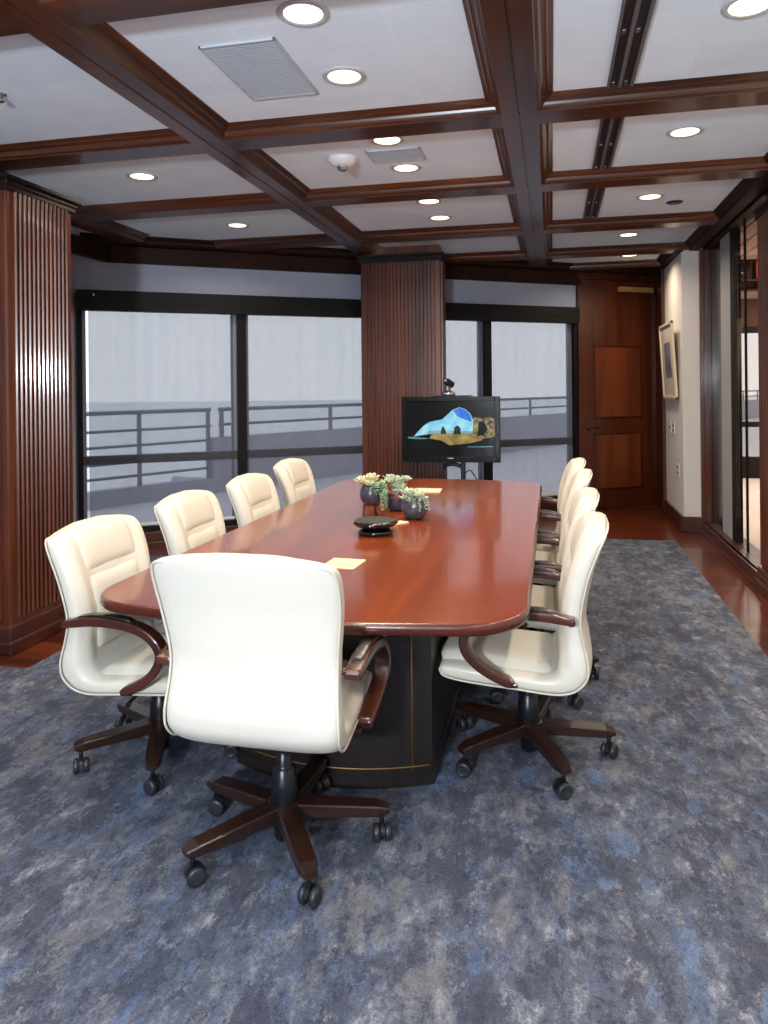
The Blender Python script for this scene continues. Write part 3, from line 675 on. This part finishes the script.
def side_bolster(xn, sfrac):
    a = abs(xn); bump = math.exp(-((a-.80)/.13)**2)
    w = min(1., max(0., (sfrac-.31)/.10))*(1 if sfrac < .76 else max(0., (.93-sfrac)/.17) if sfrac < .93 else 0.)
    return .016*bump*w
def shell_point(i, xn, depth):  # depth 0 outer 1 inner
    s = i/(NS-1); o_, n_ = oS[i], iS[i]; p = o_.lerp(n_, depth)
    if depth > .5:
        d_ = (n_-o_); d_ = d_.normalized() if d_.length > 1e-5 else Vector((0, 0, 0)); p = p+d_*side_bolster(xn, s)*((depth-.5)*2)
    # gentle wrap of the back around the sitter
    wrap = .022*xn*xn*min(1., max(0., (s-.40)/.2))
    return Vector((xn*wS[i], p.x+wrap, arch(s, xn, p.y)))
def build_shell():
    mb = MB(); rings = []; n = 40
    for i in range(NS):
        rg = []
        for q in range(n):
            a = 2*PI*(q+.5)/n; c, si = math.cos(a), math.sin(a)
            xn = math.copysign(abs(c)**.42, c); dp = .5+.5*math.copysign(abs(si)**.55, si)
            rg.append(shell_point(i, xn, dp))
        rings.append(rg)
    mb.loft(rings, True, True, True, True); return mb
def inner_frame(sf, xn):
    f = sf*(NS-1); i = min(int(f), NS-2); tt = f-i
    p = shell_point(i, xn, 1.).lerp(shell_point(i+1, xn, 1.), tt)
    q0 = shell_point(max(i-1, 0), xn, 1.); q1 = shell_point(min(i+2, NS-1), xn, 1.)
    tan = (q1-q0).normalized(); nrm = tan.cross(Vector((1, 0, 0))).normalized()
    o_ = shell_point(i, xn, 0.)
    if nrm.dot(p-o_) < 0: nrm = -nrm
    return p, nrm
def pad(s0, s1, xw, th, nu=18, nv=16, pw=4.):
    mb = MB(); top = []
    for a in range(nv+1):
        row = []
        for k in range(nu+1):
            v = a/nv; uu = k/nu; xn = -xw+2*xw*uu
            p, nr = inner_frame(s0+(s1-s0)*v, xn)
            h = (max(0, 1-abs(2*uu-1)**pw)*max(0, 1-abs(2*v-1)**pw))**.5
            row.append(mb.bm.verts.new(p+nr*(-.006+(th+.006)*h)))
        top.append(row)
    for a in range(nv):
        for k in range(nu):
            f = mb.bm.faces.new((top[a][k], top[a][k+1], top[a+1][k+1], top[a+1][k])); f.smooth = True
    return mb
def ring_tube(sgn):
    pts = [shell_point(i, sgn*.985, .16) + Vector((sgn*.001, 0, 0)) for i in range(0, NS, 1)]
    return pts

def part_mesh(mb, name, mat):
    bmesh.ops.recalc_face_normals(mb.bm, faces=list(mb.bm.faces))
    me = bpy.data.meshes.new(name); mb.bm.to_mesh(me); mb.bm.free(); me.materials.append(mat); return me
def link(name, me, parent, loc=(0, 0, 0), rz=0.):
    o = bpy.data.objects.new(name, me); COL.objects.link(o); o.parent = parent; o.location = loc; o.rotation_euler = (0, 0, rz); return o
CH = {}
CH['shell'] = part_mesh(build_shell(), 'shell', M['leather'])
CH['seat'] = part_mesh(pad(.02, .32, .80, .030, pw=6.), 'seat_cushion', M['leather'])
CH['lower'] = part_mesh(pad(.43, .700, .62, .014, pw=7.), 'lower_back_cushion', M['leather'])
CH['upper'] = part_mesh(pad(.704, .90, .64, .018, pw=4.), 'upper_back_cushion', M['leather'])
for sg, nm in ((-1, 'piping_a'), (1, 'piping_b')):
    mb = MB(); mb.tube(ring_tube(sg), .0042, 6); CH[nm] = part_mesh(mb, 'piping', M['piping'])
ARM = catmull([(-.165, .646), (-.125, .653), (-.08, .660), (.0, .662), (.08, .655), (.15, .636), (.20, .602), (.224, .558), (.214, .512), (.178, .468), (.12, .428), (.05, .394)], 4)
for sg, nm in ((-1, 'arm_a'), (1, 'arm_b')):
    mb = MB(); na = len(ARM)
    pts = [(sg*(.308-.030*max(0., (i-na*.72)/(na*.28))), p.x, p.y) for i, p in enumerate(ARM)]
    hs = [.026+.010*min(1, i/6) for i in range(na)]; hs[-1] = .022
    mb.sweep(pts, (1, 0, 0), .056, hs, .35, n=16)
    mb.box(sg*.308-.028, sg*.308+.028, -.18, -.15, .630, .660, .010)
    mb.tube([(sg*.24, -.15, .645), (sg*.30, -.15, .645)], .010, 8)
    mb.box(min(sg*.10, sg*.275), max(sg*.10, sg*.275), .03, .075, .372, .389, .004)
    CH[nm] = part_mesh(mb, 'arm', M['chair_wood'])
    mb = MB(); mb.sweep([(sg*.308, y, z) for y, z in ((-.135, .665), (-.105, .674), (-.06, .681), (.0, .683), (.05, .681), (.09, .674), (.115, .666))], (1, 0, 0), [.026, .036, .040, .040, .040, .036, .026], [.006, .014, .016, .016, .016, .014, .006], .5, n=16)
    CH[nm+'_pad'] = part_mesh(mb, 'armrest_pad', M['pad'])
mb = MB(); mb.lathe([(.028, .02), (.034, .03), (.034, .095), (.043, .10), (.043, .215), (.038, .222), (.038, .25), (.030, .256), (.027, .262), (.027, .345)], 24)
CH['column'] = part_mesh(mb, 'gas_lift_column', M['black_metal'])
mb = MB(); mb.box(-.09, .09, -.10, .16, .335, .375, .012); mb.box(-.05, .05, .10, .19, .325, .365, .015); mb.tube([(.09, .02, .352), (.20, .03, .348), (.235, .035, .342)], [.006, .006, .011], 8); mb.box(-.10, .10, .06, .09, .345, .388, .004)
CH['mechanism'] = part_mesh(mb, 'tilt_mechanism', M['black'])
mb = MB(); mb.lathe([(.055, .088), (.058, .094), (.058, .135), (.052, .142), (.044, .144)], 24); CH['hub'] = part_mesh(mb, 'hub', M['chair_wood_dark'])
mb = MB(); Lg = 8; rings = []
for k in range(Lg+1):
    tt = k/Lg; r_ = .045+tt*.288; wv = (.070-.012*tt)*(1 if k < Lg else .7); zt = .142-.022*tt-(0 if k < Lg else .008); zb = .096-.008*tt+(0 if k < Lg else .006)
    rings.append([(-wv/2, r_, zb+.004), (-wv/2+.004, r_, zb), (wv/2-.004, r_, zb), (wv/2, r_, zb+.004), (wv/2, r_, zt-.004), (wv/2-.004, r_, zt), (-wv/2+.004, r_, zt), (-wv/2, r_, zt-.004)])
mb.loft(rings, True, True, True, False); CH['leg'] = part_mesh(mb, 'base_leg', M['chair_wood_dark'])
mb = MB(); mb.lathe([(.008, .050), (.008, .094)], 12); mb.lathe([(.014, .083), (.014, .090)], 12)
CXF = Matrix.Translation((0, -.012, 0))
rings = []
for k in range(9):
    a = PI*(k/8)*.95+.05; rings.append([(-.007, .030*math.cos(a)-.008, .030+.030*math.sin(a)), (.007, .030*math.cos(a)-.008, .030+.030*math.sin(a)), (.007, .022*math.cos(a)-.008, .030+.022*math.sin(a)), (-.007, .022*math.cos(a)-.008, .030+.022*math.sin(a))])
mb.loft(rings, True, True, True, False); mb.box(-.007, .007, -.016, 0, .03, .056, .002); CH['caster'] = part_mesh(mb, 'caster', M['black'])
mb = MB(); mb.lathe([(.004, -.011), (.020, -.011), (.026, -.009), (.0285, -.005), (.0285, .005), (.026, .009), (.020, .011), (.017, .009), (.004, .009)], 24, Matrix.Rotation(PI/2, 4, 'Y')); CH['wheel'] = part_mesh(mb, 'wheel', M['rubber'])

def make_chair(x, y, face, base_deg, label, caster_rot, lift=0., arm_lift=0., back=0., spread=1., side=0.):
    """face: direction the sitter looks, degrees from +x."""
    o = empty('conference_chair', (x, y, .004), R(face-90)); tag(o, label, 'chair', 'cream leather chairs around the conference table')
    for nm, key in (('seat_shell', 'shell'), ('seat_cushion', 'seat'), ('back_cushion', 'lower'), ('headrest_cushion', 'upper'), ('piping', 'piping_a'), ('piping', 'piping_b')): link(nm, CH[key], o, (side, -back, lift))
    for k in ('arm_a', 'arm_b'):
        a = link('arm', CH[k], o, (side, -back, arm_lift)); link('armrest_pad', CH[k+'_pad'], a)
    link('gas_lift_column', CH['column'], o); link('tilt_mechanism', CH['mechanism'], o, (side, -back, lift)); link('hub', CH['hub'], o)
    for k in range(5):
        a = R(base_deg+72*k-90-(face-90)); lg = link('base_leg', CH['leg'], o, (0, 0, 0), a); lg.scale = (1, spread, 1)
        rr = .308*spread; c = link('caster', CH['caster'], o, (-rr*math.sin(a), rr*math.cos(a), 0), R(caster_rot+37*k))
        for sg in (-1, 1): link('wheel', CH['wheel'], c, (sg*.0185, -.006, .0285))
    return o
make_chair(-.874, 2.304, 90, 15, 'cream leather chair at the near head of the table, seen from behind', 20, .012, 0., .016, 1.04, -.018)
rl_ = ['nearest', 'second', 'third', 'farthest']
for k, (y, dx, da) in enumerate(((3.064, -.008, 0), (3.80, 0, 1), (4.55, .01, -1), (5.24, 0, 1))):
    make_chair(-.098+dx, y, 180+da, (7, 21, 32, 15)[k], 'cream leather chair on the right side of the table, %s of its row' % rl_[k], 60+20*k, (-.030, -.026, -.010, -.008)[k], 0., 0., (1.03, 1, 1, 1)[k])
for k, (x, y, da) in enumerate(((-1.59, 2.775, 0), (-1.62, 3.56, 1), (-1.60, 4.34, 0), (-1.63, 5.18, 0))):
    make_chair(x, y, da, 6+13*k, 'cream leather chair on the window side of the table, %s of its row' % rl_[k], 15+20*k, (-.052, -.048, -.046, -.030)[k], -.028, (.04, 0, 0, 0)[k])

# ------------------------------------------------------------------ things on the table
TZ = .7405
o = empty('conference_phone', (-.905, 3.75, TZ)); tag(o, 'round black conference phone on the table in front of the pots', 'conference phone')
mb = MB(); mb.lathe([(.075, 0), (.088, .003), (.094, .012), (.092, .022), (.072, .030), (.06, .034)], 36); mb.build('base', M['black_gloss'], o)
mb = MB(); mb.lathe([(.058, .030), (.075, .034), (.105, .046), (.118, .058), (.119, .066), (.112, .071), (.104, .072)], 40); mb.build('body', M['black_gloss'], o)
mb = MB(); mb.lathe([(.104, .0705), (.10, .074), (.05, .076), (.004, .0765)], 40, cap0=False); mb.build('speaker_cover', plain('dark_speaker_mesh', (34, 32, 32), .6, bump=.5, bscale=500.), o)
mb = MB(); mb.lathe([(.006, 0), (.006, .002), (.002, .0025)], 10, Matrix.Translation((0, -.117, .058)) @ Matrix.Rotation(PI/2, 4, 'X')); mb.build('status_light', M['chrome'], o)

def leaf_mat(name, a, c):
    m, nt, b = new_mat(name); N = nt.nodes; L = nt.links
    g = N.new('ShaderNodeTexCoord'); nz = N.new('ShaderNodeTexNoise'); nz.inputs['Scale'].default_value = 40; L.new(g.outputs['Object'], nz.inputs['Vector'])
    cr = N.new('ShaderNodeValToRGB'); cr.color_ramp.elements[0].position = .38; cr.color_ramp.elements[0].color = lin(a); cr.color_ramp.elements[1].position = .62; cr.color_ramp.elements[1].color = lin(c)
    L.new(nz.outputs['Fac'], cr.inputs['Fac']); L.new(cr.outputs['Color'], b.inputs['Base Color']); b.inputs['Roughness'].default_value = .5
    return m
M['leaf_pale'] = leaf_mat('pale_succulent_leaf', (176, 176, 130), (226, 220, 184))
M['leaf_green'] = leaf_mat('green_succulent_leaf', (84, 124, 88), (150, 182, 142))
M['leaf_red'] = leaf_mat('red_succulent_leaf', (112, 50, 56), (150, 84, 84))
M['leaf_mint'] = leaf_mat('mint_succulent_leaf', (132, 156, 130), (200, 208, 182))
def leaf(mb, base, direction, ln, wd, th):
    d_ = Vector(direction).normalized(); sd = d_.cross(Vector((0, 0, 1)))
    if sd.length < .05: sd = Vector((1, 0, 0))
    sd.normalize(); up = sd.cross(d_); rings = []
    for k in range(6):
        tt = k/5; w_ = wd*(math.sin(PI*min(1, .12+tt*.88))**.7) if k < 5 else wd*.08
        c = Vector(base)+d_*ln*tt+up*ln*.18*tt*tt; rings.append([c+sd*w_*math.cos(2*PI*q/6)+up*th*(w_/wd)*math.sin(2*PI*q/6) for q in range(6)])
    mb.loft(rings, True, True, True, True)
def rosette(mb, c, r, n=3, tilt=(0, 0)):
    for lay in range(n):
        cnt = 8-lay; el = R(18+28*lay)
        for k in range(cnt):
            a = 2*PI*(k+.5*lay)/cnt+random.uniform(-.1, .1)
            leaf(mb, c, (math.cos(a)*math.cos(el)+tilt[0], math.sin(a)*math.cos(el)+tilt[1], math.sin(el)), r*(1-.2*lay)*random.uniform(.9, 1.1), r*.24, r*.10)
def pot(name, x, y, z, r, label, zoff=0.):
    o = empty(name, (x, y, z)); tag(o, label, 'potted plant', 'succulents in dark round pots')
    mb = MB(); prof = [(r*.45, .0), (r*.72, r*.12), (r*.93, r*.45), (r, r*.85), (r*.96, r*1.2), (r*.80, r*1.5), (r*.66, r*1.62), (r*.62, r*1.60), (r*.66, r*1.5), (r*.7, r*1.4)]
    mb.lathe(prof, 32, cap1=False); mb.build('pot', M['pot'], o)
    mb = MB(); mb.lathe([(r*.70, r*1.42), (r*.4, r*1.48), (.003, r*1.5)], 24, cap0=False); mb.build('soil', M['soil'], o)
    return o
# raised pot on its wire stand
stx, sty, rA = -1.06, 4.30, .072
st = empty('plant_stand', (stx, sty, TZ)); tag(st, 'small black wire stand lifting the pale succulent pot', 'plant stand')
mb = MB(); mb.tube([(.042*math.cos(2*PI*k/24), .042*math.sin(2*PI*k/24), .062) for k in range(25)], .004, 8, cap=False); mb.build('ring', M['black_metal'], st)
for k in range(3):
    a = R(200+120*k); mb = MB(); mb.tube([(.042*math.cos(a), .042*math.sin(a), .062), (.05*math.cos(a), .05*math.sin(a), .0)], .0045, 8); mb.build('leg', M['black_metal'], st)
pa = pot('potted_succulent', stx, sty, TZ+.0665, rA, 'dark round pot with pale succulent and trailing stems, raised on wire stand')
mb = MB()
for _ in range(9): 
    a = random.uniform(0, 2*PI); rr = random.uniform(0, .045); rosette(mb, (rr*math.cos(a)-.015, rr*math.sin(a), rA*1.38+random.uniform(0, .05)), random.uniform(.042, .058))
mb.build('succulent', M['leaf_pale'], pa)
mb = MB()
for k in range(16):
    a = R(-62+110*k/15); x0, y0 = .05*math.cos(a), .05*math.sin(a)
    ln = random.choice([.07, .10, .13, .15]) if k in (3, 4, 6, 7, 8, 9, 10) else random.uniform(.03, .07)
    npt = int(ln/.008)+3
    for q in range(npt):
        tt = q*.008; ex_ = 1.0+min(.78, tt*16); zz = rA*1.62+.018*math.sin(min(PI, tt*60))-max(0, tt-.02)
        px, py = x0*ex_, y0*ex_
        for _ in range(2):
            b_ = random.uniform(0, 2*PI); leaf(mb, (px, py, zz), (math.cos(b_), math.sin(b_), random.uniform(-.5, .4)), .013, .005, .004)
mb.build('trailing_stems', M['leaf_green'], pa)
pb_ = pot('potted_succulent', -.945, 4.50, TZ, .078, 'dark round pot with pale green and red succulents, behind the other two')
mb = MB()
for k in range(14): 
    a = random.uniform(0, 2*PI); rr = random.uniform(0, .065); rosette(mb, (rr*math.cos(a), rr*math.sin(a), .100+random.uniform(0, .085)), random.uniform(.036, .055))
mb.build('succulent', M['leaf_mint'], pb_)
mb = MB()
for k in range(6): rosette(mb, (.01+.03*math.cos(k), -.062+.012*math.sin(2*k), .10-.012*(k % 3)), .032, 3, (0, -.6))
mb.build('red_succulent', M['leaf_red'], pb_)
pc = pot('potted_succulent', -.783, 4.22, TZ, .078, 'dark round pot with green succulent standing nearest the table middle')
mb = MB()
for k in range(13): 
    a = random.uniform(0, 2*PI); rr = random.uniform(0, .07); rosette(mb, (rr*math.cos(a), rr*math.sin(a), .096+random.uniform(0, .055)), random.uniform(.042, .06))
for k in range(9):
    a = R(random.uniform(-100, 20)); 
    for q in range(random.randint(3, 7)): leaf(mb, (.06*math.cos(a)*(1+.04*q), .06*math.sin(a)*(1+.04*q), .12-.011*q), (math.cos(a)+random.uniform(-.6, .6), math.sin(a)+random.uniform(-.6, .6), random.uniform(-.4, .3)), .02, .006, .004)
mb.build('succulent', M['leaf_mint'], pc)
def notepad(x, y, rz, w_, h_, label):
    o = empty('notepad', (x, y, TZ), R(rz)); tag(o, label, 'notepad', 'cream notepads on the table')
    mb = MB(); mb.box(-w_/2, w_/2, -h_/2, h_/2, 0, .006, .001); mb.build('pages', M['paper'], o)
    mb = MB(); mb.box(-w_/2, w_/2, h_/2-.008, h_/2+.001, 0, .0068, .001); mb.build('binding', M['paper'], o)
notepad(-.885, 3.07, -4, .15, .17, 'cream notepad lying nearest the head chair')
notepad(-.86, 4.04, -35, .07, .15, 'cream notepad between the phone and the nearest pot')
notepad(-.90, 5.37, 2, .20, .20, 'cream notepad behind the pots, near the screen')

# ------------------------------------------------------------------ screen on its stand
tv = empty('television', (-.945, 7.0, 0)); tag(tv, 'black flat television showing a beach seen from a cave', 'television')
mb = MB(); mb.box(-.468, .468, -.005, .05, .79, 1.412, .008); mb.box(-.36, .36, .05, .085, .85, 1.34, .01); mb.build('cabinet', M['black'], tv)
mb = MB()
for q in ((-.468, -.418, .79, 1.412), (.418, .468, .79, 1.412), (-.418, .418, 1.368, 1.412), (-.418, .418, .79, .846)): mb.box(q[0], q[1], -.018, .0, q[2], q[3], .004)
mb.build('bezel', plain('black_bezel', (8, 8, 9), .3, spec=.15), tv)
# screen picture: flat coloured shapes on one lit panel
def glow(name, rgb, rgb2, st=.95, sc=14.):
    m, nt, b = new_mat(name); N = nt.nodes; L = nt.links
    tc = N.new('ShaderNodeTexCoord'); nz = N.new('ShaderNodeTexNoise'); nz.inputs['Scale'].default_value = sc; nz.inputs['Detail'].default_value = 4; L.new(tc.outputs['Object'], nz.inputs['Vector'])
    mr = N.new('ShaderNodeMapRange'); mr.inputs[1].default_value = .35; mr.inputs[2].default_value = .65; L.new(nz.outputs['Fac'], mr.inputs[0])
    mx = N.new('ShaderNodeMix'); mx.data_type = 'RGBA'; L.new(mr.outputs[0], mx.inputs[0]); mx.inputs[6].default_value = lin(rgb); mx.inputs[7].default_value = lin(rgb2)
    b.inputs['Base Color'].default_value = (.004, .004, .005, 1); b.inputs['Roughness'].default_value = .2; b.inputs['Specular IOR Level'].default_value = .1
    L.new(mx.outputs[2], b.inputs['Emission Color']); b.inputs['Emission Strength'].default_value = st
    return m
SM = [glow('screen_dark_rock', (2, 4, 6), (14, 18, 19), .9, 7), glow('screen_sky', (120, 206, 240), (178, 232, 246)), glow('screen_blue_sky', (44, 104, 220), (72, 140, 230)),
      glow('screen_sea', (92, 150, 176), (160, 200, 210)), glow('screen_sand', (128, 110, 58), (178, 156, 96)), glow('screen_rock', (60, 50, 34), (176, 160, 112), .9, 26), glow('screen_stack', (26, 34, 34), (60, 62, 52)), glow('screen_pool', (60, 110, 104), (120, 180, 170))]
def sc_xy(px, py): return ((px-402)/98*.936-.468, 1.412-(py-397)/64.5*.62)
SHAPES = [(1, [(414, 436.5), (418, 432), (424, 426), (430, 422), (438, 420.5), (443, 419.5), (448, 415), (453, 410.5), (460, 407.5), (466, 409.5), (471, 414), (474, 421), (475, 434), (430, 434)]),
          (2, [(454, 411), (460, 408), (466, 410), (470.5, 414.5), (472.5, 422), (466, 420), (458, 416.5)]),
          (3, [(430, 430.8), (475, 431), (475, 434.5), (424, 434)]), (4, [(432, 433.5), (476, 433), (484, 435.5), (482, 440), (470, 443), (450, 445), (442, 440.5), (430, 438.5)]),
          (7, [(407, 437), (418, 437.2), (430, 438.5), (420, 439.2), (409, 438.5)]), (5, [(474, 417), (482, 418.5), (489, 417), (496, 420), (496, 436), (487, 438), (478, 438.5), (473, 434)]), (0, [(479, 422), (484, 421), (488, 429), (484, 435), (478, 436)]),
          (6, [(441, 434), (442, 428.5), (444, 426), (446, 430), (447, 434)]), (6, [(454, 434), (455, 427.5), (458, 425.3), (461, 428), (461.5, 434)]), (3, [(468, 446.3), (493, 445.8), (493, 446.4), (468, 446.9)])]
mb = MB(); mb.box(-.419, .419, -.008, -.004, .845, 1.369)
for k, (mi, pl) in enumerate(SHAPES):
    vs = [mb.bm.verts.new((sc_xy(*p)[0], -.0082-.0001*k, sc_xy(*p)[1])) for p in pl]
    f = mb.bm.faces.new(vs); f.material_index = mi
o_ = mb.build('screen', SM, tv)
mb = MB(); mb.box(-.028, .028, -.0195, -.0175, .822, .832, .0005); mb.build('maker_badge', M['chrome'], tv)
mb = MB(); mb.box(.405, .418, -.0195, -.0175, .808, .83, .0005); mb.build('badge', M['frame_grey'], tv)
sd = empty('television_stand', (-.945, 7.05, 0)); tag(sd, 'black two-post stand carrying the television', 'television stand')
for x in (-.105, .105):
    mb = MB(); mb.box(x-.022, x+.022, .04, .085, .05, 1.0, .008); mb.build('post', M['black_metal'], sd)
mb = MB(); mb.tube([(.105*math.cos(PI*k/12), .06, .70+.06*math.sin(PI*k/12)) for k in range(13)], .02, 10); mb.build('arch_brace', M['black_metal'], sd)
mb = MB(); mb.box(-.36, .36, -.28, .30, .025, .055, .012); mb.build('base_plate', M['black'], sd)
mb = MB(); mb.box(-.25, .25, .036, .06, .95, 1.25, .005); mb.build('mount_plate', M['black_metal'], sd)
mb = MB(); mb.box(-.16, .20, -.06, .07, 1.413, 1.424, .004); mb.box(-.02, .02, .04, .06, 1.2, 1.42, .004); mb.build('camera_shelf', M['black'], sd)
mb = MB(); mb.box(-.19, .21, -.1, .12, .40, .42, .005); mb.build('equipment_shelf', M['black'], sd)
for x in (-.3, .3):
    for y in (-.22, .24):
        mb = MB(); mb.lathe([(.006, -.022), (.022, -.02), (.025, -.01), (.025, .0), (.018, .01), (.006, .012)], 16, Matrix.Translation((x, y, .0305)) @ Matrix.Rotation(PI/2, 4, 'Y')); mb.build('caster', M['rubber'], sd)
mb = MB(); mb.tube(catmull([(.11, .10, .66), (.17, .08, .70), (.23, .06, .62), (.28, .07, .56), (.34, .10, .45), (.36, .12, .30), (.30, .12, .06)], 5), .006, 6); mb.build('cable', M['black'], sd)
vc = empty('video_camera', (-.965, 7.03, 1.4245)); tag(vc, 'small black pan-tilt video camera with silver base on top of the television', 'video camera')
mb = MB(); mb.lathe([(.062, 0), (.066, .006), (.066, .02), (.055, .032), (.03, .036)], 28); mb.build('base', M['chrome'], vc)
mb = MB(); mb.box(-.038, -.018, -.02, .02, .03, .12, .006); mb.box(.0, .02, -.02, .02, .03, .10, .006); mb.lathe([(.035, .028), (.035, .04), (.02, .046)], 20); mb.build('yoke', M['black'], vc)
HM = Matrix.Translation((.005, 0, .115)) @ Matrix.Rotation(R(-38), 4, 'Z') @ Matrix.Rotation(R(-28), 4, 'X')
mb = MB(); mb.box(-.032, .032, -.05, .05, -.028, .03, .012, mat=HM); mb.build('camera_head', M['black'], vc)
mb = MB(); mb.lathe([(.024, 0), (.024, .014), (.018, .018), (.004, .018)], 24, HM @ Matrix.Translation((0, -.05, 0)) @ Matrix.Rotation(PI/2, 4, 'X')); mb.build('lens', M['chrome'], vc)

# ------------------------------------------------------------------ light
wd = bpy.data.worlds.new('overcast_sky'); scene.world = wd; wd.use_nodes = True
bg = wd.node_tree.nodes['Background']; bg.inputs['Color'].default_value = (.90, .94, 1.0, 1); bg.inputs['Strength'].default_value = 1.55
def lamp(name, kind, loc, energy, color, size=.3, target=None, spread=None):
    ld = bpy.data.lights.new(name, kind); ld.energy = energy; ld.color = color
    if kind == 'AREA': ld.shape = 'DISK'; ld.size = size
    elif kind == 'POINT': ld.shadow_soft_size = size
    if spread: ld.spread = R(spread)
    o = bpy.data.objects.new(name, ld); COL.objects.link(o); o.location = loc
    if target is not None: o.rotation_euler = (Vector(target)-Vector(loc)).to_track_quat('-Z', 'Y').to_euler()
    return o
lamp('camera_flash', 'AREA', (-.35, -.12, 1.72), 10, (.90, .95, 1.0), .14, (-.9, 4.5, 1.6), 150)
lamp('bounced_flash', 'AREA', (-.9, -1.5, 1.75), 195, (.84, .92, 1.0), .3, (-.6, 2.2, 3.3), 170)
for x, y in ((2.6, 8.0), (2.9, 11.2), (4.2, 11.2), (4.2, 8.5)):
    lamp('next_room_fill', 'AREA', (x, y, 2.84), 62, (1.0, .94, .88), .2, (x, y, 0))  # added fill lamps without fixtures, brightening the next room's floor
